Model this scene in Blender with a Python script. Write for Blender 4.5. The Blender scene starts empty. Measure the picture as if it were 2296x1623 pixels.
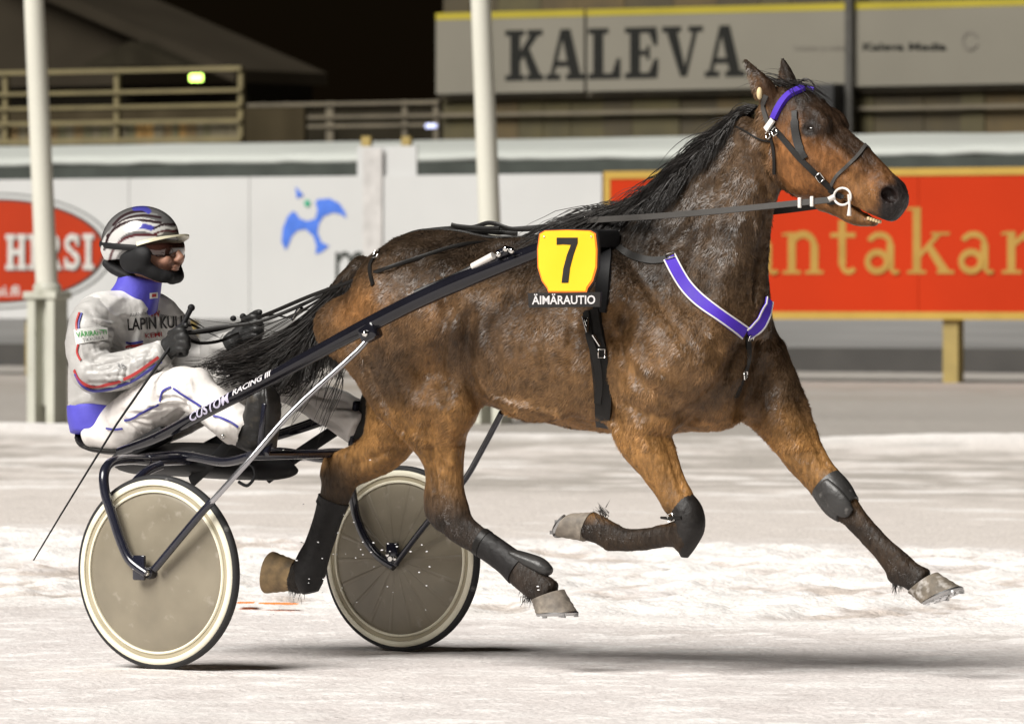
import bpy, bmesh, math, random
import numpy as np
from mathutils import Vector, Matrix
from mathutils.bvhtree import BVHTree

random.seed(7)
rng = np.random.default_rng(7)
SC = bpy.context.scene
COL = SC.collection
RAD = math.radians

# ---------------------------------------------------------------- camera
CAM_H = 1.284                    # lens height above the track, metres
FOC = 16550.0                    # focal length in units of a 2296-wide picture
CXP, HOR = 1148.0, 650.0         # principal point, horizon
cam_d = bpy.data.cameras.new('camera')
cam = bpy.data.objects.new('camera', cam_d)
COL.objects.link(cam)
SC.camera = cam
cam.location = (0, 0, CAM_H)
cam.rotation_euler = (RAD(90), 0, 0)
cam_d.sensor_width = 36.0
cam_d.lens = 36.0 * FOC / 2296.0
cam_d.shift_y = -(811.5 - HOR) / 2296.0
cam_d.clip_start = 0.5
cam_d.clip_end = 3000
cam_d.dof.use_dof = True
cam_d.dof.focus_distance = 24.95
cam_d.dof.aperture_fstop = 9.5

# ---------------------------------------------------------------- night sky
SUN_EL, SUN_AZ = 44.0, 46.0      # floodlight bank: height, degrees left of the camera's back
world = bpy.data.worlds.new('World')
SC.world = world
world.use_nodes = True
wn = world.node_tree.nodes
wl = world.node_tree.links
bg = wn['Background']
sky = wn.new('ShaderNodeTexSky')
sky.sky_type = 'NISHITA'
sky.sun_disc = False
sky.sun_elevation = RAD(SUN_EL)
sky.sun_rotation = RAD(180 + SUN_AZ)
tint = wn.new('ShaderNodeMix')
tint.data_type = 'RGBA'
tint.blend_type = 'MULTIPLY'
tint.inputs[0].default_value = 1.0
tint.inputs[7].default_value = (1.0, 0.62, 0.36, 1)
wl.new(sky.outputs[0], tint.inputs[6])
wl.new(tint.outputs[2], bg.inputs[0])
bg.inputs[1].default_value = 0.0008

# ---------------------------------------------------------------- floodlights (one broad distant source)
sun_d = bpy.data.lights.new('floodlight_bank', 'SUN')
sun_d.energy = 5.0
sun_d.angle = RAD(36)
sun_d.color = (1.0, 0.965, 0.915)
sun = bpy.data.objects.new('floodlight_bank', sun_d)
COL.objects.link(sun)
_d = Vector((math.sin(RAD(SUN_AZ)) * math.cos(RAD(SUN_EL)), math.cos(RAD(SUN_AZ)) * math.cos(RAD(SUN_EL)), -math.sin(RAD(SUN_EL))))
sun.rotation_euler = _d.to_track_quat('-Z', 'Y').to_euler()
sun.location = (-12, -10, 20)

SC.view_settings.view_transform = 'Standard'
SC.view_settings.look = 'None'
SC.view_settings.gamma = 1.0
SC.view_settings.exposure = 0.2
SC.view_settings.use_curve_mapping = False
SC.render.engine = 'CYCLES'
SC.cycles.max_bounces = 6
SC.cycles.use_denoising = True

# ---------------------------------------------------------------- frames of reference
TH = RAD(34.0)                   # the horse trots 34 degrees towards the camera
OX, OY = -0.8095, 25.62          # ground point under the middle of the sulky's axle
UX, UY = math.cos(TH), -math.sin(TH)
VX, VY = math.sin(TH), math.cos(TH)
TEAM = Matrix(((UX, VX, 0, OX), (UY, VY, 0, OY), (0, 0, 1, 0), (0, 0, 0, 1)))

def L(px, py, lat):
    """survey point -> team frame (forward, left, up) at lateral offset lat"""
    a = (px - CXP) / FOC
    # OX + x*UX + lat*VX = a*(OY + x*UY + lat*VY)
    x = (a * (OY + lat * VY) - OX - lat * VX) / (UX - a * UY)
    Y = OY + x * UY + lat * VY
    z = CAM_H + (HOR - py) * Y / FOC
    return np.array((x, lat, z))

def Wp(px, py, Y):
    """survey point -> world position at distance Y"""
    return Vector(((px - CXP) * Y / FOC, Y, CAM_H + (HOR - py) * Y / FOC))

PXM = 1 / 665.0                  # metres per survey unit at the horse
# ================================================================ helpers
def value_noise(P, scale, seed=0, octaves=3):
    P = np.asarray(P, dtype=np.float64) * scale
    out = np.zeros(len(P)); amp = 1.0; tot = 0.0
    for o in range(octaves):
        i = np.floor(P).astype(np.int64); f = P - i
        f = f * f * (3 - 2 * f)
        acc = 0
        for dx in (0, 1):
            for dy in (0, 1):
                for dz in (0, 1):
                    h = (i[:, 0] + dx) * 374761393 + (i[:, 1] + dy) * 668265263 + (i[:, 2] + dz) * 2147483647 + (seed + o) * 1274126177
                    h = (h ^ (h >> 13)) * 1274126177
                    h = (h ^ (h >> 16)) & 0xffff
                    w = (f[:, 0] if dx else 1 - f[:, 0]) * (f[:, 1] if dy else 1 - f[:, 1]) * (f[:, 2] if dz else 1 - f[:, 2])
                    acc = acc + w * (h / 32767.5 - 1.0)
        out += amp * acc; tot += amp
        amp *= 0.5; P = P * 2.03 + 17.3
    return out / tot

class Field:
    """signed distance grid with smooth unions, polygonised by surface nets"""
    def __init__(s, lo, hi, h):
        s.h = h; s.lo = np.array(lo, dtype=np.float32)
        n = np.ceil((np.array(hi) - np.array(lo)) / h).astype(int) + 1
        s.n = n
        s.ax = [s.lo[i] + h * np.arange(n[i], dtype=np.float32) for i in range(3)]
        s.F = np.full(tuple(n), 1.0, dtype=np.float32)

    def box(s, lo, hi):
        sl = []
        for i in range(3):
            a = int(max(0, math.floor((lo[i] - s.lo[i]) / s.h)))
            b = int(min(s.n[i], math.ceil((hi[i] - s.lo[i]) / s.h) + 1))
            if b <= a: return None
            sl.append(slice(a, b))
        return tuple(sl)

    def grid(s, sl):
        return (s.ax[0][sl[0]][:, None, None], s.ax[1][sl[1]][None, :, None], s.ax[2][sl[2]][None, None, :])

    def blend(s, sl, d, k, sub=False):
        A = s.F[sl]
        if sub:
            d = -d
            if k > 0:
                hh = np.maximum(k - np.abs(A - d), 0) / k
                s.F[sl] = np.maximum(A, d) + hh * hh * k * 0.25
            else: s.F[sl] = np.maximum(A, d)
        else:
            if k > 0:
                hh = np.maximum(k - np.abs(A - d), 0) / k
                s.F[sl] = np.minimum(A, d) - hh * hh * k * 0.25
            else: s.F[sl] = np.minimum(A, d)

    def ell(s, c, r, axis=None, k=0.03, sub=False, lat=None):
        """ellipsoid; axis = direction of r[0]; r = (along, lateral, third)"""
        c = np.array(c, dtype=np.float32)
        if axis is None: u = np.array((1., 0, 0))
        else: u = np.array(axis, dtype=float); u /= np.linalg.norm(u)
        v = np.array((0., 1, 0)) if lat is None else np.array(lat, dtype=float)
        v = v - u * (u @ v); v /= np.linalg.norm(v)
        w = np.cross(u, v)
        R = max(r) + 2 * k + 2 * s.h
        sl = s.box(c - R, c + R)
        if sl is None: return
        X, Y, Z = s.grid(sl)
        X = X - c[0]; Y = Y - c[1]; Z = Z - c[2]
        k0 = 0; k1 = 0
        for e, q in zip((u, v, w), r):
            t = (X * np.float32(e[0]) + Y * np.float32(e[1]) + Z * np.float32(e[2]))
            k0 = k0 + (t / q) ** 2; k1 = k1 + (t / (q * q)) ** 2
        k0 = np.sqrt(k0); k1 = np.sqrt(k1)
        s.blend(sl, (k0 * (k0 - 1) / np.maximum(k1, 1e-6)).astype(np.float32), k, sub)

    def sweep(s, nodes, k=0.03, sub=False, cap=0.8, lat=(0, 1, 0), dense=4, ki=0.0):
        """nodes: (x,y,z, half_lateral, half_inplane); spline-interpolated elliptical sweep"""
        N = np.array(nodes, dtype=float)
        if len(N) > 2 and dense > 1:
            pts = []
            for i in range(len(N) - 1):
                p0 = N[max(i - 1, 0)]; p1 = N[i]; p2 = N[i + 1]; p3 = N[min(i + 2, len(N) - 1)]
                for j in range(dense):
                    t = j / dense
                    q = 0.5 * ((2 * p1) + (-p0 + p2) * t + (2 * p0 - 5 * p1 + 4 * p2 - p3) * t * t + (-p0 + 3 * p1 - 3 * p2 + p3) * t ** 3)
                    q[3:] = np.maximum(q[3:], 0.4 * np.minimum(p1[3:], p2[3:]))
                    pts.append(q)
            pts.append(N[-1]); N = np.array(pts)
        rmax = N[:, 3:].max(axis=1)
        m = 2 * k + 2 * s.h
        lo = (N[:, :3] - rmax[:, None]).min(axis=0) - m; hi = (N[:, :3] + rmax[:, None]).max(axis=0) + m
        SL = s.box(lo, hi)
        if SL is None: return
        shp = tuple(x.stop - x.start for x in SL)
        T = np.full(shp, 1.0, dtype=np.float32)
        lat = np.array(lat, dtype=float)
        for i in range(len(N) - 1):
            A = N[i]; B = N[i + 1]
            d = B[:3] - A[:3]; Ln = np.linalg.norm(d)
            if Ln < 1e-6: continue
            u = d / Ln
            v = lat - u * (u @ lat); v /= np.linalg.norm(v)
            w = np.cross(u, v)
            R = max(rmax[i], rmax[i + 1]) + m
            sl = s.box(np.minimum(A[:3], B[:3]) - R, np.maximum(A[:3], B[:3]) + R)
            if sl is None: continue
            sl = tuple(slice(max(a.start, b.start), min(a.stop, b.stop)) for a, b in zip(sl, SL))
            if any(a.stop <= a.start for a in sl): continue
            loc = tuple(slice(a.start - b.start, a.stop - b.start) for a, b in zip(sl, SL))
            X, Y, Z = s.grid(sl)
            X = X - np.float32(A[0]); Y = Y - np.float32(A[1]); Z = Z - np.float32(A[2])
            f = lambda e: X * np.float32(e[0]) + Y * np.float32(e[1]) + Z * np.float32(e[2])
            t = f(u); qv = f(v); qw = f(w)
            tt = np.clip(t / Ln, 0, 1).astype(np.float32)
            qd = t - tt * Ln
            a = A[3] + (B[3] - A[3]) * tt; b = A[4] + (B[4] - A[4]) * tt
            c = cap * np.minimum(a, b)
            x1 = qv / a; x2 = qw / b; x3 = qd / c
            k0 = np.sqrt(x1 * x1 + x2 * x2 + x3 * x3)
            k1 = np.sqrt((x1 / a) ** 2 + (x2 / b) ** 2 + (x3 / c) ** 2)
            dd = (k0 * (k0 - 1) / np.maximum(k1, 1e-6)).astype(np.float32)
            if ki > 0:
                q = T[loc]; hh = np.maximum(ki - np.abs(q - dd), 0) / ki
                T[loc] = np.minimum(q, dd) - hh * hh * ki * 0.25
            else:
                T[loc] = np.minimum(T[loc], dd)
        s.blend(SL, T, k, sub)

    def mesh(s, smooth=0):
        F = s.F; ins = F < 0
        n = s.n
        cnt = np.zeros(tuple(n - 1), dtype=np.int8)
        for a in (0, 1):
            for b in (0, 1):
                for c in (0, 1):
                    cnt += ins[a:n[0] - 1 + a, b:n[1] - 1 + b, c:n[2] - 1 + c]
        act = (cnt > 0) & (cnt < 8)
        I = np.argwhere(act)
        vid = np.full(tuple(n - 1), -1, dtype=np.int32)
        vid[act] = np.arange(len(I))
        acc = np.zeros((len(I), 3)); num = np.zeros(len(I))
        C = [(a, b, c) for a in (0, 1) for b in (0, 1) for c in (0, 1)]
        for p in C:
            for ax in range(3):
                if p[ax]: continue
                q = list(p); q[ax] = 1
                f0 = F[I[:, 0] + p[0], I[:, 1] + p[1], I[:, 2] + p[2]].astype(float)
                f1 = F[I[:, 0] + q[0], I[:, 1] + q[1], I[:, 2] + q[2]].astype(float)
                m = (f0 < 0) != (f1 < 0)
                t = np.where(m, f0 / np.where(m, f0 - f1, 1), 0)
                pos = np.tile(np.array(p, float), (len(I), 1)); pos[:, ax] += t
                acc[m] += pos[m]; num += m
        V = (I + acc / num[:, None]) * s.h + s.lo
        quads = []
        for ax in range(3):
            o = [1, 2] if ax == 0 else ([2, 0] if ax == 1 else [0, 1])
            sa = [slice(None)] * 3; sb = [slice(None)] * 3
            sa[ax] = slice(0, -1); sb[ax] = slice(1, None)
            A = ins[tuple(sa)]; B = ins[tuple(sb)]
            E = np.argwhere(A != B)
            ok = (E[:, o[0]] > 0) & (E[:, o[1]] > 0) & (E[:, o[0]] < n[o[0]] - 1) & (E[:, o[1]] < n[o[1]] - 1)
            E = E[ok]
            fl = A[E[:, 0], E[:, 1], E[:, 2]]
            def cell(d0, d1):
                q = E.copy(); q[:, o[0]] -= d0; q[:, o[1]] -= d1
                return vid[q[:, 0], q[:, 1], q[:, 2]]
            Q = np.stack([cell(1, 1), cell(0, 1), cell(0, 0), cell(1, 0)], axis=1)
            Q[~fl] = Q[~fl][:, ::-1]
            quads.append(Q)
        Q = np.concatenate(quads)
        Q = Q[(Q >= 0).all(axis=1)]
        for it in range(smooth):
            S = np.zeros_like(V); cn = np.zeros(len(V))
            for j in range(4):
                a = Q[:, j]; b = Q[:, (j + 1) % 4]
                np.add.at(S, a, V[b]); np.add.at(S, b, V[a])
                np.add.at(cn, a, 1); np.add.at(cn, b, 1)
            V = V + 0.5 * (S / np.maximum(cn, 1)[:, None] - V)
        return V, Q

def vnormals(V, Q):
    n = np.cross(V[Q[:, 2]] - V[Q[:, 0]], V[Q[:, 3]] - V[Q[:, 1]])
    N = np.zeros_like(V)
    for j in range(4): np.add.at(N, Q[:, j], n)
    return N / np.maximum(np.linalg.norm(N, axis=1), 1e-12)[:, None]

def np_mesh(name, V, Q, smooth=True):
    V = np.asarray(V, dtype=np.float32); Q = np.asarray(Q, dtype=np.int32)
    me = bpy.data.meshes.new(name)
    me.vertices.add(len(V)); me.vertices.foreach_set('co', V.ravel())
    nf, k = Q.shape
    me.loops.add(nf * k); me.loops.foreach_set('vertex_index', Q.ravel())
    me.polygons.add(nf)
    me.polygons.foreach_set('loop_start', np.arange(0, nf * k, k, dtype=np.int32))
    try: me.polygons.foreach_set('loop_total', np.full(nf, k, dtype=np.int32))
    except Exception: pass
    if smooth: me.polygons.foreach_set('use_smooth', np.ones(nf, dtype=bool))
    me.update(calc_edges=True); me.validate()
    return me

def set_col(me, C, name='coat'):
    at = me.color_attributes.new(name, 'FLOAT_COLOR', 'POINT')
    C = np.concatenate([np.clip(C, 0, 1), np.ones((len(C), 1))], axis=1).astype(np.float32)
    at.data.foreach_set('color', C.ravel())

# ---- top-level things and parts
def link(o, parent=None):
    COL.objects.link(o)
    if parent is not None: o.parent = parent
    return o

def thing(name, label, cat, mat=None, group=None):
    o = bpy.data.objects.new(name, None)
    o.empty_display_size = 0.1
    COL.objects.link(o)
    if mat is not None: o.matrix_world = mat
    return tag(o, label, cat, group)

def tag(o, label, cat, group=None):
    o['label'] = label; o['category'] = cat
    if group: o['group'] = group
    return o

def structure(o):
    o['kind'] = 'structure'
    return o

def mobj(name, me, mat, parent=None):
    o = bpy.data.objects.new(name, me)
    if mat is not None and not me.materials: me.materials.append(mat)
    return link(o, parent)

class MB:
    """small mesh builder"""
    def __init__(s): s.v = []; s.f = []; s.m = []; s.cur = 0
    def add(s, vs, fs):
        b = len(s.v); s.v += [tuple(map(float, p)) for p in vs]
        s.f += [tuple(b + i for i in f) for f in fs]; s.m += [s.cur] * len(fs)
        return s
    def box(s, c, size, rot=None, bev=0.0):
        hx, hy, hz = [q / 2 for q in size]
        if bev <= 0:
            P = [Vector((a * hx, b * hy, c_ * hz)) for a in (-1, 1) for b in (-1, 1) for c_ in (-1, 1)]
            F = [(0, 1, 3, 2), (4, 6, 7, 5), (0, 4, 5, 1), (2, 3, 7, 6), (0, 2, 6, 4), (1, 5, 7, 3)]
            if rot is not None: P = [rot @ p for p in P]
            s.add([Vector(c) + p for p in P], F)
        else:
            bm = bmesh.new(); bmesh.ops.create_cube(bm, size=1.0)
            for v in bm.verts: v.co = Vector((v.co.x * 2 * hx, v.co.y * 2 * hy, v.co.z * 2 * hz))
            bmesh.ops.bevel(bm, geom=bm.edges[:], offset=bev, segments=2, profile=0.5, affect='EDGES')
            s.bm(bm, c, rot)
        return s
    def bm(s, bm, c=(0, 0, 0), rot=None):
        bm.verts.index_update()
        P = [v.co.copy() for v in bm.verts]
        if rot is not None: P = [rot @ p for p in P]
        s.add([Vector(c) + p for p in P], [[v.index for v in f.verts] for f in bm.faces]); bm.free()
        return s
    def tube(s, pts, r, n=10, caps=True, flat=None, up=(0, 0, 1), closed=False):
        """tube through pts; r scalar or list; flat=(a,b) factors for an elliptical section"""
        P = [Vector(p) for p in pts]; m = len(P)
        R = [r] * m if not hasattr(r, '__len__') else list(r)
        vs = []; prev = None
        for i in range(m):
            if closed: t = P[(i + 1) % m] - P[i - 1]
            else: t = P[min(i + 1, m - 1)] - P[max(i - 1, 0)]
            t.normalize()
            u = Vector(up) if prev is None else prev
            a = u - t * u.dot(t)
            if a.length < 1e-4: a = Vector((1, 0, 0)) - t * t.x
            a.normalize(); b = t.cross(a); prev = a
            fa, fb = flat if flat else (1, 1)
            for j in range(n):
                an = 2 * math.pi * j / n
                vs.append(P[i] + (a * math.cos(an) * fa + b * math.sin(an) * fb) * R[i])
        fs = []
        for i in range(m if closed else m - 1):
            for j in range(n):
                i2 = (i + 1) % m
                fs.append((i * n + j, i * n + (j + 1) % n, i2 * n + (j + 1) % n, i2 * n + j))
        if caps and not closed:
            fs.append(tuple(range(n - 1, -1, -1))); fs.append(tuple((m - 1) * n + j for j in range(n)))
        return s.add(vs, fs)
    def lathe(s, prof, n=48, c=(0, 0, 0), axis='y', closed=False):
        """prof: (radius, along-axis)"""
        vs = []; m = len(prof)
        for j in range(n):
            an = 2 * math.pi * j / n; ca, sa = math.cos(an), math.sin(an)
            for r, h in prof:
                if axis == 'y': p = (r * ca, h, r * sa)
                elif axis == 'z': p = (r * ca, r * sa, h)
                else: p = (h, r * ca, r * sa)
                vs.append((p[0] + c[0], p[1] + c[1], p[2] + c[2]))
        fs = []
        for j in range(n):
            j2 = (j + 1) % n
            for i in range(m if closed else m - 1):
                i2 = (i + 1) % m
                fs.append((j * m + i, j2 * m + i, j2 * m + i2, j * m + i2))
        return s.add(vs, fs)
    def ball(s, c, r, n=10):
        bm = bmesh.new(); bmesh.ops.create_uvsphere(bm, u_segments=n + 4, v_segments=n, radius=1)
        rr = (r, r, r) if not hasattr(r, '__len__') else r
        for v in bm.verts: v.co = Vector((v.co.x * rr[0], v.co.y * rr[1], v.co.z * rr[2]))
        return s.bm(bm, c)
    def prism(s, pts, t, O, ex, ey, en):
        """2-d outline extruded by t along en from O"""
        O, ex, ey, en = Vector(O), Vector(ex), Vector(ey), Vector(en)
        n = len(pts)
        vs = [O + ex * p[0] + ey * p[1] for p in pts] + [O + ex * p[0] + ey * p[1] + en * t for p in pts]
        fs = [tuple(range(n - 1, -1, -1)), tuple(range(n, 2 * n))]
        fs += [(i, (i + 1) % n, n + (i + 1) % n, n + i) for i in range(n)]
        return s.add(vs, fs)
    def build(s, name, mat, parent=None, smooth=None):
        me = bpy.data.meshes.new(name)
        me.from_pydata(s.v, [], s.f)
        mats = mat if isinstance(mat, (list, tuple)) else [mat]
        for q in mats: me.materials.append(q)
        if len(mats) > 1: me.polygons.foreach_set('material_index', s.m)
        bm = bmesh.new(); bm.from_mesh(me); bmesh.ops.recalc_face_normals(bm, faces=bm.faces[:]); bm.to_mesh(me); bm.free()
        if smooth is not None:
            me.polygons.foreach_set('use_smooth', [True] * len(me.polygons))
            if smooth < 180: me.set_sharp_from_angle(angle=RAD(smooth))
        me.update()
        o = bpy.data.objects.new(name, me)
        return link(o, parent)

def spline(pts, n=8):
    N = np.array(pts, dtype=float); out = []
    for i in range(len(N) - 1):
        p0 = N[max(i - 1, 0)]; p1 = N[i]; p2 = N[i + 1]; p3 = N[min(i + 2, len(N) - 1)]
        for j in range(n):
            t = j / n
            out.append(0.5 * ((2 * p1) + (-p0 + p2) * t + (2 * p0 - 5 * p1 + 4 * p2 - p3) * t * t + (-p0 + 3 * p1 - 3 * p2 + p3) * t ** 3))
    out.append(N[-1])
    return [tuple(p) for p in out]

# ---- materials
def lin(r, g, b): return tuple(((c / 255) / 12.92 if c / 255 < 0.04045 else ((c / 255 + 0.055) / 1.055) ** 2.4) for c in (r, g, b))

def mat(name, col, rough=0.6, metal=0.0, var=0.12, vscale=8.0, bump=0.0, bscale=60.0, stretch=(1, 1, 1), coat=0.0, spec=0.5, emit=None, estr=0.0, attr=None, rvar=0.1, dirt=None, sheen=0.0, trans=0.0):
    """principled material with object-space noise in colour, roughness and relief"""
    m = bpy.data.materials.new(name); m.use_nodes = True
    nt = m.node_tree; N = nt.nodes; K = nt.links
    b = N['Principled BSDF']
    tc = N.new('ShaderNodeTexCoord'); mp = N.new('ShaderNodeMapping')
    mp.inputs['Scale'].default_value = stretch
    K.new(tc.outputs['Object'], mp.inputs[0])
    nz = N.new('ShaderNodeTexNoise'); nz.inputs['Scale'].default_value = vscale; nz.inputs['Detail'].default_value = 5
    K.new(mp.outputs[0], nz.inputs['Vector'])
    mr = N.new('ShaderNodeMapRange')
    mr.inputs[1].default_value = 0.3; mr.inputs[2].default_value = 0.7
    mr.inputs[3].default_value = 1 - var; mr.inputs[4].default_value = 1 + var
    K.new(nz.outputs[0], mr.inputs[0])
    mx = N.new('ShaderNodeMix'); mx.data_type = 'RGBA'; mx.blend_type = 'MULTIPLY'; mx.inputs[0].default_value = 1.0
    if attr:
        va = N.new('ShaderNodeVertexColor'); va.layer_name = attr
        K.new(va.outputs[0], mx.inputs[6])
    else: mx.inputs[6].default_value = (*col, 1)
    K.new(mr.outputs[0], mx.inputs[7])
    src = mx.outputs[2]
    if dirt:
        n2 = N.new('ShaderNodeTexNoise'); n2.inputs['Scale'].default_value = dirt[1]; n2.inputs['Detail'].default_value = 6
        K.new(tc.outputs['Object'], n2.inputs['Vector'])
        r2 = N.new('ShaderNodeMapRange'); r2.inputs[1].default_value = dirt[2]; r2.inputs[2].default_value = dirt[2] + 0.2
        r2.inputs[3].default_value = 0; r2.inputs[4].default_value = dirt[3]
        K.new(n2.outputs[0], r2.inputs[0])
        m2 = N.new('ShaderNodeMix'); m2.data_type = 'RGBA'
        K.new(r2.outputs[0], m2.inputs[0]); K.new(src, m2.inputs[6]); m2.inputs[7].default_value = (*dirt[0], 1)
        src = m2.outputs[2]
    K.new(src, b.inputs['Base Color'])
    mr2 = N.new('ShaderNodeMapRange'); mr2.inputs[1].default_value = 0.3; mr2.inputs[2].default_value = 0.7
    mr2.inputs[3].default_value = max(0.02, rough - rvar); mr2.inputs[4].default_value = min(1, rough + rvar)
    K.new(nz.outputs[0], mr2.inputs[0]); K.new(mr2.outputs[0], b.inputs['Roughness'])
    b.inputs['Metallic'].default_value = metal
    b.inputs['Specular IOR Level'].default_value = spec
    b.inputs['Coat Weight'].default_value = coat; b.inputs['Coat Roughness'].default_value = 0.12
    b.inputs['Sheen Weight'].default_value = sheen
    b.inputs['Transmission Weight'].default_value = trans
    if emit: b.inputs['Emission Color'].default_value = (*emit, 1); b.inputs['Emission Strength'].default_value = estr
    if bump > 0:
        n3 = N.new('ShaderNodeTexNoise'); n3.inputs['Scale'].default_value = bscale; n3.inputs['Detail'].default_value = 4
        K.new(mp.outputs[0], n3.inputs['Vector'])
        bp = N.new('ShaderNodeBump'); bp.inputs['Strength'].default_value = 1.0; bp.inputs['Distance'].default_value = bump
        K.new(n3.outputs[0], bp.inputs['Height']); K.new(bp.outputs[0], b.inputs['Normal'])
    return m

M = {}
M['black_leather'] = mat('black_leather', (0.014, 0.013, 0.012), 0.42, bump=0.0006, bscale=260, spec=.22)
M['black_rubber'] = mat('black_rubber', (0.014, 0.014, 0.015), 0.6, bump=0.0004, bscale=200, spec=.22)
M['black_paint'] = mat('black_paint', (0.009, 0.009, 0.013), 0.12, coat=0.5, rvar=0.04, spec=.3)
M['black_paint'].node_tree.nodes['Principled BSDF'].inputs['Coat IOR'].default_value = 1.5
M['black_paint'].node_tree.nodes['Principled BSDF'].inputs['Coat Roughness'].default_value = 0.05
M['chrome'] = mat('chrome', (0.8, 0.79, 0.76), 0.12, metal=1.0, rvar=0.04)
M['steel'] = mat('steel', (0.45, 0.45, 0.45), 0.3, metal=1.0)
# ================================================================ lettering
def glyphs(body, bold=0.0, shear=0.0, spacing=1.0):
    """flat letters of the built-in typeface, fitted to a unit box: vertices (x right, y up), faces"""
    cu = bpy.data.curves.new('lettering', 'FONT'); cu.body = body; cu.resolution_u = 3; cu.offset = bold; cu.shear = shear; cu.space_character = spacing
    o = bpy.data.objects.new('lettering', cu); COL.objects.link(o)
    dg = bpy.context.evaluated_depsgraph_get(); dg.update()
    me = bpy.data.meshes.new_from_object(o.evaluated_get(dg))
    bm = bmesh.new(); bm.from_mesh(me); bmesh.ops.triangulate(bm, faces=bm.faces[:])
    for _ in range(2):
        ed = [e for e in bm.edges if e.calc_length() > .22]
        if ed: bmesh.ops.subdivide_edges(bm, edges=ed, cuts=1); bmesh.ops.triangulate(bm, faces=bm.faces[:])
    bm.to_mesh(me); bm.free()
    V = np.array([v.co[:2] for v in me.vertices]); F = [tuple(p.vertices) for p in me.polygons]
    bpy.data.objects.remove(o); bpy.data.meshes.remove(me); bpy.data.curves.remove(cu)
    lo, hi = V.min(axis=0), V.max(axis=0)
    return (V - lo) / (hi - lo), F

def letter_mesh(name, body, place, material, parent=None, **kw):
    """place(u, v) -> 3-d point for u, v in 0..1"""
    V, F = glyphs(body, **kw)
    me = bpy.data.meshes.new(name); me.from_pydata([tuple(place(u, v)) for u, v in V], [], F); me.update()
    o = mobj(name, me, material, parent); o['kind'] = 'stuff'
    return o

# ================================================================ track and snow (frame of the track: x along, y across, 0 under the sulky)
def WL(px, py):
    """lateral distance across the track of a ground point seen at px, py"""
    Y = CAM_H * FOC / (py - HOR); X = (px - CXP) * Y / FOC
    return (X - OX) * VX + (Y - OY) * VY
def sst0(v): return np.clip((300 - np.abs(v)) / 200, 0, 1)     # rows follow the line of sight near the camera's field
def graded(lo, hi, core_lo, core_hi, step, grow):
    a = list(np.arange(core_lo, core_hi + 1e-6, step)); s = step
    while a[-1] < hi: s *= grow; a.append(a[-1] + s)
    s = step
    while a[0] > lo: s *= grow; a.insert(0, a[0] - s)
    return np.array(a)
gx = graded(-330, 330, -4.2, 6.2, .036, 1.075)
gy = graded(-40, 420, -3.6, 10.5, .036, 1.016)
GX, GY = np.meshgrid(gx, gy, indexing='ij')
GX = GX - math.tan(TH) * np.clip(GY, -20, 140) * sst0(GX)
GP = np.stack([GX.ravel(), GY.ravel(), np.zeros(GX.size)], axis=1)
y_ = GP[:, 1]
nA = value_noise(GP * (.45, 1, 1), .9, 41, 3); nB = value_noise(GP * (.6, 1, 1), 2.6, 42, 3); nC = value_noise(GP, 10, 43, 2); nD = value_noise(GP * (.2, 1, 1), .35, 44, 3); nE = value_noise(GP * (.8, 1, 1), 2.4, 47, 3); nF = value_noise(GP, 6.0, 48, 2); nG = value_noise(GP, 4.2, 49, 2)
sst = lambda a, b, v: np.clip((v - a) / (b - a), 0, 1) ** 2 * (3 - 2 * np.clip((v - a) / (b - a), 0, 1))
yy = y_ + .35 * nA
bank = sst(3.15, 3.7, yy) * sst(11.2, 9.6, yy)
ridge = np.exp(-((y_ - 3.2 - .12 * nA) / .22) ** 2)
far_ridge = np.exp(-((yy - 30.5) / 1.0) ** 2)
GZ = .0035 * nC + .004 * nG + .004 * nB * sst(1.2, 2.5, np.abs(y_)) + .015 * ridge + bank * (.02 + .036 * nE + .016 * nB + .022 * nF + .010 * nC) + .006 * nF * sst(1.0, 1.8, np.abs(y_)) + far_ridge * (.10 + .06 * nA) + .05 * sst(12, 20, y_) * nA * sst(60, 40, y_)
GZ = np.where((np.abs(y_) < 1.0) & (np.abs(GP[:, 0]) < 6), np.minimum(GZ, .001), GZ)
pack = np.array((.75, .705, .685)); white = np.array((.86, .835, .81)); grey = np.array((.40, .37, .335)); sand = np.array((.27, .235, .19))
GC = np.tile(pack, (len(GP), 1))
def gmix(c, w):
    w = np.clip(w, 0, 1)[:, None]; GC[:] = GC * (1 - w) + np.array(c) * w
gmix(white, .55 * sst(.15, .6, nB + .4 * nC) * (y_ < 3))
gmix(np.array((.56, .50, .475)), .5 * sst(.1, .5, nD + .35 * nB) * (y_ < 3.1))
gmix(np.array((.58, .53, .50)), .6 * sst(1.4, 2.6, y_) * sst(3.2, 2.8, y_) * sst(-.2, .4, nB))
gmix(white, .95 * ridge)
gmix(white, .9 * bank * sst(-.35, .15, nE + .25 * nB))
gmix(np.array((.50, .43, .375)), .75 * bank * sst(.08, .45, -nE - .5 * nF + .25 * nC))
gmix(np.array((.92, .89, .87)), .85 * sst(.30, .50, nF + .35 * nC) * (y_ < 3))
gmix(np.array((.90, .87, .85)), .7 * sst(.34, .5, nC) * (y_ < 3))
gmix(np.array((.55, .50, .48)), .35 * sst(.25, .6, -nF) * (y_ < 3))
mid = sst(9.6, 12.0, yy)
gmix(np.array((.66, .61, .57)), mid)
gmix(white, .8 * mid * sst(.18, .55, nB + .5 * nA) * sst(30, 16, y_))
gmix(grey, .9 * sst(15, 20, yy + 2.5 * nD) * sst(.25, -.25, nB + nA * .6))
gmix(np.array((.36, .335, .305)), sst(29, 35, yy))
gmix(white, .9 * far_ridge * sst(-.5, 0, nA))
gmix(white, .5 * sst(17, 19, yy) * sst(34, 30, yy) * sst(.2, .5, nB))
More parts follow.
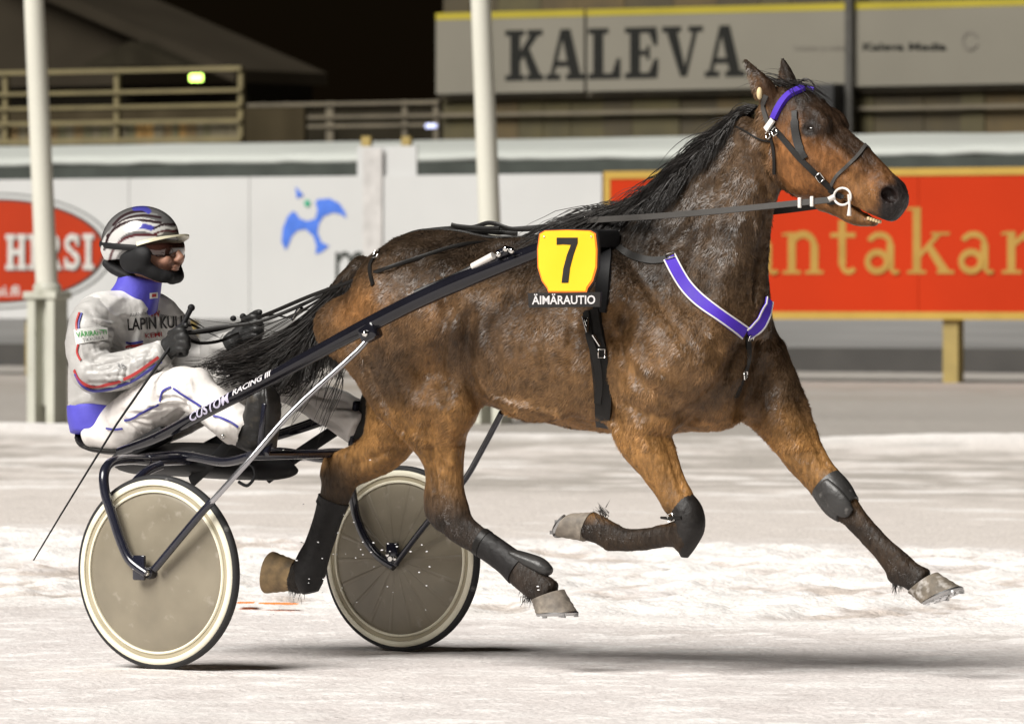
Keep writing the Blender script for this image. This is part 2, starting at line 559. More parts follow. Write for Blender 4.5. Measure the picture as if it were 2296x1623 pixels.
dirt_b = np.exp(-((yy - WL(1148, 872)) / 5.0) ** 2)
gmix(sand, .9 * dirt_b * sst(-.25, .3, nA + nB * .5))
nx, ny = len(gx), len(gy)
ii = np.arange(nx * ny).reshape(nx, ny)
GQ = np.stack([ii[:-1, :-1].ravel(), ii[1:, :-1].ravel(), ii[1:, 1:].ravel(), ii[:-1, 1:].ravel()], axis=1)
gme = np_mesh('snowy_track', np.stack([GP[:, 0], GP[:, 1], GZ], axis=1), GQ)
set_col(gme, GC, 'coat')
def snow_material():
    m = mat('track_snow', (.7, .7, .7), .75, attr='coat', var=.11, vscale=26, stretch=(1, 1, 1), bump=.011, bscale=38, rvar=.1, spec=.25)
    nt = m.node_tree; N = nt.nodes; K = nt.links; b = N['Principled BSDF']
    b.inputs['Subsurface Weight'].default_value = 0.0
    return m
M['snow'] = snow_material()
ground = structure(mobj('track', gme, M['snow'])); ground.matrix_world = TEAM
ground['label'] = 'snow-covered race track with grey sand showing in bands'
# sprayed orange mark on the snow line
M['orange_spray'] = mat('orange_spray', (.95, .27, .06), .8, spec=.05, var=.15, vscale=30)
mk = MB(); vs = []; fs = []
w0 = WL(600, 1372); x0 = float(L(532, 1372, w0)[0]); x1 = float(L(668, 1374, w0)[0])
for s0, s1 in ((x0, x0 + (x1 - x0) * .28), (x0 + (x1 - x0) * .36, x1)):
    n = 12; b0 = len(vs)
    for i in range(n + 1):
        x = s0 + (s1 - s0) * i / n; h = .05 * math.sin(math.pi * (i + .4) / (n + .8)) + .012 * math.sin(i * 2.1)
        vs += [(x, w0 - h, .034), (x, w0 + h, .038)]
    fs += [(b0 + 2 * i, b0 + 2 * i + 2, b0 + 2 * i + 3, b0 + 2 * i + 1) for i in range(n)]
mk.add(vs, fs); o = mk.build('spray_mark', M['orange_spray']); o.matrix_world = TEAM; structure(o)
# flying snow crumbs behind the hooves
cr = MB(); R2 = random.Random(5)
for i in range(75):
    cxp, cyp, lat = R2.choice(((690, 1200, .10), (760, 1150, .0), (820, 1250, -.1), (930, 1260, -.2), (700, 1310, .1), (1230, 1360, -.2), (620, 1300, .1)))
    p = Vector(L(cxp + R2.gauss(0, 55), min(1440, cyp + R2.gauss(0, 55)), lat + R2.gauss(0, .18))); r = R2.uniform(.001, .0026)
    bm = bmesh.new(); bmesh.ops.create_icosphere(bm, subdivisions=1, radius=r)
    for v in bm.verts: v.co.x *= R2.uniform(1.0, 3.2)
    cr.bm(bm, p)
o = cr.build('snow_spray', M['snow'] if False else mat('snow_crumbs', (.85, .85, .86), .8), None, smooth=60); o.matrix_world = TEAM; o['kind'] = 'stuff'
# ================================================================ far side of the track (everything runs parallel to it)
def lat_at(Y, px=CXP):
    X = (px - CXP) * Y / FOC; return (X - OX) * VX + (Y - OY) * VY
class Plane:
    """upright plane parallel to the track at lateral offset lat (or at distance Y seen at px 1148)"""
    def __init__(s, Y): s.lat = lat_at(Y)
    def p(s, px, py, d=0.0): return Vector(L(px, py, s.lat + d))
    def xz(s, px, py): q = L(px, py, s.lat); return q[0], q[2]
def slab(name, pl, px0, px1, z0, z1, t, material, parent, d=0.0, bev=0.0):
    x0 = L(px0, 600, pl.lat)[0]; x1 = L(px1, 600, pl.lat)[0]
    mb = MB(); mb.box(((x0 + x1) / 2, pl.lat + d + t / 2, (z0 + z1) / 2), (abs(x1 - x0), t, z1 - z0), bev=bev)
    return mb.build(name, material, parent)
def zat(pl, px, py): return float(L(px, py, pl.lat)[2])
def team_thing(*a, **k): return thing(*a, TEAM, **k)

M['board_white'] = mat('board_white', (.50, .505, .50), .6, spec=.15, var=.04, vscale=.6, dirt=((.45, .43, .4), 1.2, .62, .3))
M['board_red'] = mat('board_red', (.43, .030, .005), .65, spec=.12, var=.07, vscale=.5)
M['gold'] = mat('gold_paint', (.42, .27, .045), .6, var=.08, vscale=2)
M['post_wood'] = mat('post_wood', (.30, .225, .075), .7, var=.15, vscale=3)
M['logo_blue'] = mat('logo_blue', (.06, .16, .60), .5)
M['logo_green'] = mat('logo_green', (.05, .33, .20), .5)
M['oval_red'] = mat('oval_red', (.36, .034, .010), .65, spec=.12, var=.08, vscale=.6)
M['line_grey'] = mat('line_grey', (.05, .055, .05), .7, spec=.08)
M['seam'] = mat('seam_strip', (.475, .462, .45), .6)

BP = Plane(106.0)
TOP = zat(BP, 1148, 391); BOT = zat(BP, 1148, 717)
# ---- white hoarding
wb = team_thing('advertising_board', 'white advertising board with red oval sign and blue bird logo', 'board')
px_edges = [-420, 0 - 60, 290, 560, 835, 1095, 1351]
for a, b in zip(px_edges[:-1], px_edges[1:]):
    x0 = L(a, 600, BP.lat)[0]; x1 = L(b, 600, BP.lat)[0] - .012
    mb = MB(); mb.box(((x0 + x1) / 2, BP.lat + .02, (TOP + BOT) / 2), (x1 - x0, .04, TOP - BOT)); mb.build('panel', M['board_white'], wb)
x = L(838, 500, BP.lat)[0]
mb = MB(); mb.box((x, BP.lat - .02, (BOT + zat(BP, 860, 333)) / 2), (.34, .03, zat(BP, 860, 333) - BOT)); mb.build('cover_strip', M['seam'], wb)
x0, x1 = L(797, 350, BP.lat)[0], L(930, 350, BP.lat)[0]
mb = MB(); mb.box(((x0 + x1) / 2, BP.lat + .06, (TOP - .3 + zat(BP, 860, 328)) / 2), (x1 - x0, .03, zat(BP, 860, 328) - TOP + .3)); mb.build('raised_panel', M['board_white'], wb)
for px in (812, 902):
    xx = L(px, 315, BP.lat)[0]; mb = MB(); zt = zat(BP, px, 306); mb.box((xx, BP.lat + .12, zt / 2), (.16, .06, zt)); mb.build('post', M['post_wood'], wb)
for px in (-300, 60, 420, 1250):
    xx = L(px, 315, BP.lat)[0]; mb = MB(); mb.box((xx, BP.lat + .12, (TOP - .1) / 2), (.16, .10, TOP - .1)); mb.build('post', M['post_wood'], wb)
# red oval sign
def ellipse_pts(cx, cy, rx, ry, n=56): return [(cx + rx * math.cos(2 * math.pi * i / n), cy + ry * math.sin(2 * math.pi * i / n)) for i in range(n)]
ocx, ocz = L(-10, 563, BP.lat)[0], zat(BP, -10, 563)
SX = 1 / 129.0; SZ = 1 / 156.0
def flat_shape(pts, name, material, parent, d, t=.004):
    mb = MB(); mb.prism(pts, t, (0, BP.lat - d, 0), (1, 0, 0), (0, 0, 1), (0, -1, 0)); return mb.build(name, material, parent)
def oval(rx, ry, name, material, d): return flat_shape(ellipse_pts(ocx, ocz, rx * SX, ry * SZ), name, material, wb, d)
oval(288, 136, 'oval_line', M['line_grey'], .004); oval(284, 132.5, 'oval_field', M['board_white'], .010)
oval(272, 123, 'oval_line', M['line_grey'], .016); oval(264, 118, 'red_oval', M['oval_red'], .022)
def place_on(pl, x0, y0, x1, y1, d):
    """survey box (left, top, right, bottom) on an upright plane"""
    def f(u, v):
        q = L(x0 + (x1 - x0) * u, y1 + (y0 - y1) * v, pl.lat); return (q[0], pl.lat - d, q[2])
    return f
def bg_text(body, pl, box, material, parent, d, **k): return letter_mesh('lettering', body, place_on(pl, *box, d), material, parent, **k)
M['letter_cream'] = mat('letter_cream', (.50, .49, .46), .6)
# slab letters for the oval sign, drawn as strokes
def stroke_poly(a, b, w):
    a, b = np.array(a, float), np.array(b, float); d = (b - a) / np.linalg.norm(b - a); n = np.array((-d[1], d[0])) * w / 2
    return [tuple(a - n), tuple(b - n), tuple(b + n), tuple(a + n)]
def arc(cx, cy, rx, ry, a0, a1, w, n=12):
    out = []; ro = [(cx + (rx + w / 2) * math.cos(RAD(a0 + (a1 - a0) * i / n)), cy + (ry + w / 2) * math.sin(RAD(a0 + (a1 - a0) * i / n))) for i in range(n + 1)]
    ri = [(cx + (rx - w / 2) * math.cos(RAD(a0 + (a1 - a0) * i / n)), cy + (ry - w / 2) * math.sin(RAD(a0 + (a1 - a0) * i / n))) for i in range(n + 1)]
    return [[ri[i], ro[i], ro[i + 1], ri[i + 1]] for i in range(n)]
def rect(x0, y0, x1, y1): return [(x0, y0), (x1, y0), (x1, y1), (x0, y1)]
def slab_letter(ch):
    S = .15
    if ch == 'H': return 1.0, [rect(.12, 0, .36, 1), rect(.66, 0, .90, 1), rect(.36, .42, .66, .58), rect(.02, 0, .46, S), rect(.02, 1 - S, .46, 1), rect(.56, 0, 1, S), rect(.56, 1 - S, 1, 1)]
    if ch == 'I': return .5, [rect(.13, 0, .37, 1), rect(0, 0, .5, S), rect(0, 1 - S, .5, 1)]
    if ch == 'R': return .95, [rect(.10, 0, .34, 1), rect(0, 0, .44, S), rect(0, 1 - S, .4, 1), rect(.34, .84, .56, 1), rect(.34, .44, .56, .60)] + arc(.56, .72, .20, .20, -90, 90, .18) + [[(.44, .46), (.66, .46), (.96, 0), (.68, 0)]]
    if ch == 'S': return .8, arc(.40, .73, .26, .19, 20, 270, .18) + arc(.40, .27, .27, .19, -160, 90, .18) + [rect(.60, .66, .72, .98), rect(.06, .02, .18, .34)]
    if ch == 'K': return 1.05, [rect(.14, 0, .42, 1), rect(0, 0, .54, .11), rect(0, .89, .54, 1), [(.40, .36), (.40, .56), (.74, .94), (.98, .94)], [(.50, .52), (.66, .66), (1.02, .06), (.72, .06)], rect(.62, .89, 1.05, 1), rect(.60, 0, 1.08, .11)]
    if ch == 'A': return 1.08, [[(.10, .06), (.22, .06), (.52, .98), (.40, .98)], [(.40, 1), (.68, 1), (.98, .06), (.68, .06)], rect(.26, .26, .80, .37), rect(0, 0, .40, .11), rect(.56, 0, 1.1, .11)]
    if ch == 'L': return .92, [rect(.14, 0, .42, 1), rect(0, .89, .56, 1), rect(0, 0, .9, .11), [(.66, .11), (.90, .11), (.90, .40), (.80, .40)]]
    if ch == 'E': return .95, [rect(.14, 0, .42, 1), rect(0, .89, .88, 1), rect(0, 0, .9, .11), rect(.42, .45, .64, .55), rect(.60, .36, .69, .64), [(.66, .11), (.92, .11), (.92, .38), (.82, .38)], [(.66, .89), (.90, .89), (.90, .64), (.80, .64)]]
    if ch == 'V': return 1.05, [[(.08, .94), (.38, .94), (.66, .02), (.48, .02)], [(.84, .94), (.96, .94), (.66, .02), (.54, .02)], rect(-.02, .89, .50, 1), rect(.70, .89, 1.1, 1)]
    # lower case, x-height .62
    if ch == 'n': return .80, [rect(.12, 0, .26, .62), rect(.52, 0, .66, .44), rect(.03, 0, .35, .05), rect(.43, 0, .75, .05), [(.02, .56), (.12, .58), (.12, .62), (.02, .60)]] + arc(.39, .40, .20, .19, 0, 150, .11)
    if ch == 't': return .55, [rect(.18, .12, .31, .80), rect(.04, .54, .48, .61)] + arc(.36, .14, .115, .11, 180, 330, .08)
    if ch == 'a': return .74, [rect(.44, .06, .57, .44)] + arc(.32, .44, .185, .14, 0, 160, .09) + arc(.28, .18, .17, .14, 0, 360, .10, 18) + arc(.60, .10, .07, .08, 180, 320, .06)
    if ch == 'k': return .82, [rect(.12, 0, .26, .98), rect(.03, 0, .35, .05), [(.02, .94), (.12, .94), (.12, .98), (.02, .98)], [(.26, .24), (.26, .34), (.54, .60), (.64, .60)], [(.36, .36), (.46, .42), (.78, .02), (.60, .02)], rect(.44, .57, .76, .61), rect(.54, 0, .84, .05)]
    if ch == 'r': return .60, [rect(.12, 0, .26, .62), rect(.03, 0, .37, .05), [(.02, .56), (.12, .58), (.12, .62), (.02, .60)], [(.26, .40), (.26, .50), (.42, .62), (.52, .58)]] + arc(.46, .55, .05, .05, 0, 360, .06, 10)
    if ch == 'm': return 1.2, [rect(.06, 0, .16, .62)] + arc(.33, .42, .17, .17, 0, 170, .09) + [rect(.455, 0, .545, .42)] + arc(.72, .42, .175, .17, 0, 170, .09) + [rect(.85, 0, .94, .42)]
    if ch == 'o': return .8, arc(.4, .31, .27, .27, 0, 360, .09, 24)
    return .4, []
def drawn_text(word, pl, x0, x1, ytop, ybot, material, parent, d, gap=.08, ax=0.0, name='letter'):
    """one mesh per letter; survey extents along the plane"""
    L_ = [slab_letter(c) for c in word]; tot = sum(w for w, _ in L_) + gap * (len(word) - 1)
    xa = L(x0, (ytop + ybot) / 2, pl.lat)[0]; xb = L(x1, (ytop + ybot) / 2, pl.lat)[0]; k = (xb - xa) / tot
    za = zat(pl, (x0 + x1) / 2, ybot); zb = zat(pl, (x0 + x1) / 2, ytop); pos = 0
    for w, polys in L_:
        mb = MB()
        for i, P in enumerate(polys):
            mb.prism([(xa + (pos + p[0]) * k, za + p[1] * (zb - za)) for p in P], .0015 + .0004 * i, (0, pl.lat - d, 0), (1, 0, 0), (0, 0, 1), (0, -1, 0))
        if polys:
            o = mb.build(name, material, parent); o['kind'] = 'stuff'
        pos += w + gap
drawn_text('HIRSI', BP, 18, 216, 528, 608, M['line_grey'], wb, .028, .10)
drawn_text('HIRSI', BP, 15, 213, 525, 605, M['letter_cream'], wb, .036, .10)
bg_text('si.fi', BP, (-8, 640, 46, 664), M['letter_cream'], wb, .028, bold=.02)
# bird logo: three crescents and a beak
def bp(px, py): q = L(px, py, BP.lat); return (q[0], q[2])
def crescent(pts): return [bp(*q) for q in pts]
bird = [([(641, 561), (632, 543), (634.6, 512), (645.7, 485), (657, 474), (663.5, 476.5), (672, 490), (690, 496.5), (708, 490), (712.5, 472), (708, 454), (712.5, 447.5), (739, 445), (761.5, 456), (775, 476.5), (777, 490), (766, 481), (748, 476.5),
          (726, 485), (715, 503), (712.5, 521), (721, 543), (739, 552), (721, 565.5), (708, 570), (710, 552), (703.6, 530), (686, 514), (668, 516.5), (654.6, 530), (648, 548)], M['logo_blue'], 'logo_body'),
        ([(663.5, 418.6), (682, 438.6), (666, 445)], M['logo_blue'], 'logo_beak'), (ellipse_pts(690, 456, 7, 8, 14), M['logo_green'], 'logo_eye')]
for i, (pts, m_, nm) in enumerate(bird): flat_shape(crescent(pts), nm, m_, wb, .006 + .003 * i)
drawn_text('mo', BP, 748, 915, 520, 640, M['line_grey'], wb, .006, .12)
# ---- red hoarding
rb = team_thing('advertising_board', 'red advertising board with gold border and gold lettering', 'board')
RT = zat(BP, 1900, 379); RB = zat(BP, 1900, 716)
px_edges = [1355, 1700, 2060, 2420, 2780, 3140]
for a, b in zip(px_edges[:-1], px_edges[1:]):
    x0 = L(a, 600, BP.lat)[0]; x1 = L(b, 600, BP.lat)[0] - .008
    mb = MB(); mb.box(((x0 + x1) / 2, BP.lat + .02, (RT + RB) / 2), (x1 - x0, .04, RT - RB)); mb.build('panel', M['board_red'], rb)
xL = L(1355, 600, BP.lat)[0]; xR = L(3140, 600, BP.lat)[0]; bw = .105
for (ca, cb, za, zb) in ((xL, xR, RT - bw, RT), (xL, xR, RB, RB + bw), (xL, xL + bw, RB + bw + .004, RT - bw - .004)):
    mb = MB(); mb.box(((ca + cb) / 2, BP.lat - .008, (za + zb) / 2), (cb - ca, .012, zb - za)); mb.build('border', M['gold'], rb)
for px in (1500, 2126, 2760):
    xx = L(px, 700, BP.lat)[0]; mb = MB(); mb.box((xx, BP.lat + .14, (RT - .1) / 2), (.24, .16, RT - .1)); mb.build('post', M['post_wood'], rb)
drawn_text('antakari', BP, 1605, 2440, 514, 616, M['gold'], rb, .006, .02) if False else None
M['gold_dull'] = mat('gold_letter', (.36, .21, .035), .6, var=.08, vscale=3)
drawn_text('ntakar', BP, 1752, 2322, 462, 614, M['gold_dull'], rb, .006, .035)
drawn_text('a', BP, 1640, 1758, 462, 614, M['gold_dull'], rb, .006, .0)

# ---- dark kerb wall and snow bank behind the boards
KP = Plane(119.0)
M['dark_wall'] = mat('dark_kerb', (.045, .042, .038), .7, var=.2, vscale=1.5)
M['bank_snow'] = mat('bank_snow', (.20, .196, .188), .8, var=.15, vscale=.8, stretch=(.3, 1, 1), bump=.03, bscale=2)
kz = zat(KP, 1148, 776)
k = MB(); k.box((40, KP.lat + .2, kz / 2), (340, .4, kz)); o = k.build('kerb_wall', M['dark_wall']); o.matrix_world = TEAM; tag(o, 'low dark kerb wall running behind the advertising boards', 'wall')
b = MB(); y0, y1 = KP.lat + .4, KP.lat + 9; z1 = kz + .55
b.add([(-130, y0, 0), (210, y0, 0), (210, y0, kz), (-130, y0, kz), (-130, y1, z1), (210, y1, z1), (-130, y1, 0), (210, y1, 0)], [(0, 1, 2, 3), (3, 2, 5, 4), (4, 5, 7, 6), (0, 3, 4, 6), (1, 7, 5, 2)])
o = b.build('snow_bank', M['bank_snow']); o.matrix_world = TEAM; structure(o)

# ---- long low shed: snow roof over a dark fascia
SP_ = Plane(131.0)
M['roof_snow'] = mat('roof_snow', (.43, .45, .42), .8, var=.12, vscale=.5, stretch=(.25, 1, 1), bump=.05, bscale=1.6)
M['fascia'] = mat('green_fascia', (.055, .062, .055), .7, spec=.1, var=.15, vscale=2)
M['shed_wall'] = mat('shed_wall', (.22, .22, .20), .7, var=.1)
shed = team_thing('long_shed', 'long low shed with thick snow on its roof and dark eaves', 'shed')
fz0, fz1 = zat(SP_, 1148, 398), zat(SP_, 1148, 361); rz = zat(SP_, 1148, 302)
xa, xb = -95, 200
mb = MB(); mb.box(((xa + xb) / 2, SP_.lat + .1, (fz0 + fz1) / 2), (xb - xa, .2, fz1 - fz0)); mb.build('eaves', M['fascia'], shed)
mb = MB(); mb.box(((xa + xb) / 2, SP_.lat + 2.2, fz0 / 2 - .05), (xb - xa - 1, 3.0, fz0 - .1)); mb.build('wall', M['shed_wall'], shed)
nxr = 900; xs = np.linspace(xa, xb, nxr); prof = [(.02, .01), (-.03, .06), (.05, .13), (.5, .22), (1.6, .38), (3.0, rz - fz1 - .03), (3.4, rz - fz1), (4.2, rz - fz1 - .15), (4.3, -.1)]
V = []; npf = len(prof)
jag = value_noise(np.stack([xs, 0 * xs, 0 * xs], 1), 1.6, 55, 3); jag2 = value_noise(np.stack([xs, 0 * xs + 9, 0 * xs], 1), .5, 56, 2)
for i, x in enumerate(xs):
    for j, (a, h) in enumerate(prof):
        e = .05 * jag[i] if j < 3 else .02 * jag2[i]
        V.append((x, SP_.lat + a - (.04 * jag[i] if j < 3 else 0), fz1 + h * (1) + e * (1 if j in (1, 2, 3, 4, 5, 6) else .8)))
ii = np.arange(nxr * npf).reshape(nxr, npf)
Q = np.stack([ii[:-1, :-1].ravel(), ii[1:, :-1].ravel(), ii[1:, 1:].ravel(), ii[:-1, 1:].ravel()], axis=1)
mobj('roof_snow', np_mesh('roof_snow', V, Q), M['roof_snow'], shed)

# ---- wooden terrace rails (left), lower rail, grandstand front with banner
M['rail_wood'] = mat('rail_wood', (.17, .14, .065), .7, var=.15, vscale=2)
M['terrace_boards'] = [mat('terrace_board_%s' % n_, c, .75, var=.2, vscale=2) for n_, c in (('brown', (.15, .10, .04)), ('grey', (.135, .115, .07)), ('amber', (.24, .14, .04)), ('olive', (.11, .10, .05)))]
FP = Plane(142.0)
TL = L(-40, 300, FP.lat)[0]; TR = L(540, 300, FP.lat)[0]
ter = team_thing('terrace_fence', 'wooden terrace fence with open rails above brown vertical boards', 'fence')
base_z = zat(FP, 270, 316)
def rail(parent, pl, px0, px1, py, th, material, name='rail', t=.06, d=0.0):
    z = zat(pl, (px0 + px1) / 2, py); x0, x1 = L(px0, py, pl.lat)[0], L(px1, py, pl.lat)[0]
    mb = MB(); mb.box(((x0 + x1) / 2, pl.lat + d, z), (x1 - x0, t, th)); return mb.build(name, material, parent)
for py, th in ((157, .085), (205, .07), (238, .07), (272, .08), (313, .10)): rail(ter, FP, -200, 542, py + 4, th, M['rail_wood'])
for px in (-160, 8, 258, 536):
    x = L(px, 300, FP.lat)[0]; zt = zat(FP, 270, 160); mb = MB(); mb.box((x, FP.lat + .08, zt / 2), (.11, .09, zt)); mb.build('post', M['rail_wood'], ter)
R3 = random.Random(11); x = L(-200, 300, FP.lat)[0]; z0, z1 = zat(FP, 270, 312), zat(FP, 270, 280)
while x < TR - .1:
    w = R3.uniform(.16, .26); mb = MB(); mb.box((x + w / 2, FP.lat + .16 + R3.uniform(0, .02), (base_z - .5 + z1) / 2), (w - .012, .03, z1 - base_z + .5)); mb.build('board', R3.choice(M['terrace_boards']), ter); x += w
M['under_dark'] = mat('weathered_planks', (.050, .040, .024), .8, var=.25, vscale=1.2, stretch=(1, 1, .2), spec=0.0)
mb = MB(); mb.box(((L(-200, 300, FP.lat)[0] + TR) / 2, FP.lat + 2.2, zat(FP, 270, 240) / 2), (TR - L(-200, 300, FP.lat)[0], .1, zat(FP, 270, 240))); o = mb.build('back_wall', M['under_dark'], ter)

# lower rail fence in the gap
GP_ = Plane(146.0)
gap = team_thing('rail_fence', 'low grey rail fence between the terrace and the grandstand', 'fence')
M['rail_grey'] = mat('rail_grey', (.13, .11, .075), .7, var=.2, vscale=2)
for py, th in ((233, .07), (262, .06), (283, .06)): rail(gap, GP_, 556, 985, py, th, M['rail_grey'])
for px in (588, 640, 737, 905, 975):
    x = L(px, 300, GP_.lat)[0]; zt = zat(GP_, 770, 228); mb = MB(); mb.box((x, GP_.lat + .07, zt / 2), (.12 if px != 737 else .18, .08, zt)); mb.build('post', M['rail_grey'], gap)
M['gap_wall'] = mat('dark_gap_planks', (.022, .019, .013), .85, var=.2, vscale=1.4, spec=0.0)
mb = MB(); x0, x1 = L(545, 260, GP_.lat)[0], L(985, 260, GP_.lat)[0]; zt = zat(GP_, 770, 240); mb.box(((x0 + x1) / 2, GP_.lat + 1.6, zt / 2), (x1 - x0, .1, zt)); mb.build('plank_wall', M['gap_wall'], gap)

# grandstand front
stand = team_thing('grandstand', 'brown plank grandstand front carrying the long banner', 'grandstand')
SPL = Plane(143.0)
sx0 = L(978, 200, SPL.lat)[0]; sx1 = L(3300, 200, SPL.lat)[0]; ztop = zat(SPL, 1600, -140)
M['stand_plank'] = [mat('stand_plank_%s' % n_, c, .8, var=.25, vscale=1.5) for n_, c in (('brown', (.085, .060, .024)), ('olive', (.074, .062, .026)), ('dark', (.056, .044, .022)))]
M['stand_back'] = mat('stand_backing', (.03, .026, .018), .85, var=.2, spec=0.0)
mb = MB(); mb.box(((sx0 + sx1) / 2, SPL.lat + 2.3, ztop / 2), (sx1 - sx0, 4, ztop)); mb.build('wall', M['stand_back'], stand)
x = sx0; zp = zat(SPL, 1600, 186)
while x < L(2420, 200, SPL.lat)[0]:
    w = R3.uniform(.5, 1.1); mb = MB(); mb.box((x + w / 2, SPL.lat + .25 + R3.uniform(0, .03), zp / 2), (w - .015, .05, zp)); mb.build('plank', R3.choice(M['stand_plank']), stand); x += w
x = sx0; z0 = zat(SPL, 1600, 28)
while x < L(2420, 200, SPL.lat)[0]:
    w = R3.uniform(.6, 1.2); mb = MB(); mb.box((x + w / 2, SPL.lat + .25 + R3.uniform(0, .03), (z0 + ztop) / 2), (w - .015, .05, ztop - z0)); mb.build('plank', R3.choice(M['stand_plank']), stand); x += w
M['stand_post'] = mat('stand_post', (.055, .052, .045), .6, var=.2)
for px, wd in ((1913, .15), (2450, .15)):
    x = L(px, 150, SPL.lat)[0]; mb = MB(); mb.box((x, SPL.lat - .12, ztop / 2), (wd, .12, ztop)); mb.build('post', M['stand_post'], stand)
for py in (214, 255):
    rail(stand, SPL, 980, 2420, py - 8, .07, M['rail_grey'], 'ledge', .08, .12)
M['dark_box'] = mat('dark_cabinet', (.022, .022, .022), .6)
x0, x1 = L(1800, 240, SPL.lat)[0], L(1903, 240, SPL.lat)[0]; mb = MB(); zc = zat(SPL, 1850, 190); mb.box(((x0 + x1) / 2, SPL.lat - .3, zc / 2), (x1 - x0, .5, zc), bev=.03)
o = mb.build('dark_cabinet', M['dark_box']); o.matrix_world = TEAM; tag(o, 'dark cabinet standing against the grandstand under the banner', 'cabinet')
# banner
ban = team_thing('banner', 'long banner in a dimmed tone with black slab lettering on the grandstand', 'banner')
M['banner_dimmed'] = mat('banner_dimmed', (.195, .182, .148), .65, spec=.1, var=.07, vscale=.35)  # weaker light on the far banner is put into its base colour
M['banner_yellow'] = mat('banner_yellow', (.33, .27, .015), .6, var=.1, vscale=.5)
M['banner_black'] = mat('banner_black', (.018, .018, .016), .7, spec=.08)
M['banner_faint'] = mat('banner_faint', (.15, .135, .11), .6)
bz0, bz1 = zat(SPL, 1640, 200), zat(SPL, 1640, 30); yz = zat(SPL, 1640, 14)
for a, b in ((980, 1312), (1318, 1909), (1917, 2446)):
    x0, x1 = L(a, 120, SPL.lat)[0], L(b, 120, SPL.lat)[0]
    mb = MB(); mb.box(((x0 + x1) / 2, SPL.lat - .02, (bz0 + bz1) / 2), (x1 - x0, .04, bz1 - bz0)); mb.build('panel', M['banner_dimmed'], ban)
    mb = MB(); mb.box(((x0 + x1) / 2, SPL.lat - .02, (bz1 + .004 + yz) / 2), (x1 - x0, .05, yz - bz1 - .004)); mb.build('yellow_edge', M['banner_yellow'], ban)
drawn_text('KALEVA', SPL, 1136, 1672, 63, 177, M['banner_black'], ban, .045, .10)
bg_text('Uutisten ja mielen', SPL, (1782, 102, 1905, 118), M['banner_faint'], ban, .05)
bg_text('Kaleva Media', SPL, (1938, 97, 2125, 114), M['banner_black'], ban, .05, bold=.03)
mb = MB()
for i, P in enumerate(arc(0, 0, .16, .16, 20, 340, .05, 14)):
    q = L(2178, 92, SPL.lat); mb.prism([(q[0] + a, q[2] + b) for a, b in P], .004 + .0004 * i, (0, SPL.lat - .05, 0), (1, 0, 0), (0, 0, 1), (0, -1, 0))
mb.build('emblem', M['banner_faint'], ban)['kind'] = 'stuff'

# ---- dark hall with pitched roof behind the terrace
hall = team_thing('hall', 'dim hall with a wide pitched roof behind the terrace', 'building')
HP = Plane(172.0)
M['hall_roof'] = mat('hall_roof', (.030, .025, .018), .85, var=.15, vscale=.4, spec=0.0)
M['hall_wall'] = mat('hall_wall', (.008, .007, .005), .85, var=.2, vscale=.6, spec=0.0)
def hp(px, py, d=0): q = L(px, py, HP.lat); return (q[0], HP.lat + d, q[2])
zb = zat(HP, 200, 165)
wx0, wx1 = hp(-900, 200)[0], hp(548, 200)[0]
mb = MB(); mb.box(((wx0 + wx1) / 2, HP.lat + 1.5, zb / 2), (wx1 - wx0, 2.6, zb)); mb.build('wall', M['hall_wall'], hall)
r0 = hp(-260, -250); e = hp(560, 158); zr = zat(HP, -200, -160)
xr = hp(-170, 0)[0]; xl = xr - (e[0] - xr)
mb = MB(); d0, d1 = -.6, 3.2
P = [(e[0], e[2]), (xr, zr), (xl, e[2]), (xl, e[2] - .3), (xr, zr - .34), (e[0], e[2] - .3)]
mb.prism(P, d1 - d0, (0, HP.lat + d0, 0), (1, 0, 0), (0, 0, 1), (0, 1, 0)); mb.build('roof', M['hall_roof'], hall)
P = [(e[0] - .3, e[2] - .30), (xr, zr - .36), (xl + .3, e[2] - .30)]
mb = MB(); mb.prism(P, .3, (0, HP.lat - .05, 0), (1, 0, 0), (0, 0, 1), (0, 1, 0)); mb.build('gable', M['hall_roof'], hall)
P = [hp(258, 152)[::2], hp(490, 152)[::2], hp(372, 96)[::2]]
P = [(p[0], p[1]) for p in P]
mb = MB(); mb.prism(P, 1.2, (0, HP.lat - 1.4, 0), (1, 0, 0), (0, 0, 1), (0, 1, 0)); mb.build('porch_gable', M['gap_wall'], hall)

# ---- lit lamps
M['lamp_green'] = mat('exit_lamp_glow', (.5, .8, .1), .4, emit=(.62, 1.0, .16), estr=5.0)
mb = MB(); mb.box(FP.p(440, 175, .9), (.30, .06, .14), bev=.02); o = mb.build('lamp', M['lamp_green']); o.matrix_world = TEAM; tag(o, 'small glowing yellow-green lamp under the terrace rail', 'lamp')
M['lamp_blue'] = mat('blue_lamp_glow', (.6, .65, .9), .4, emit=(.55, .60, 1.0), estr=1.2)
mb = MB(); mb.box(GP_.p(967, 283, -.4), (.26, .06, .08), bev=.02); o = mb.build('lamp', M['lamp_blue']); o.matrix_world = TEAM; tag(o, 'small bluish-white lamp by the grandstand corner', 'lamp')

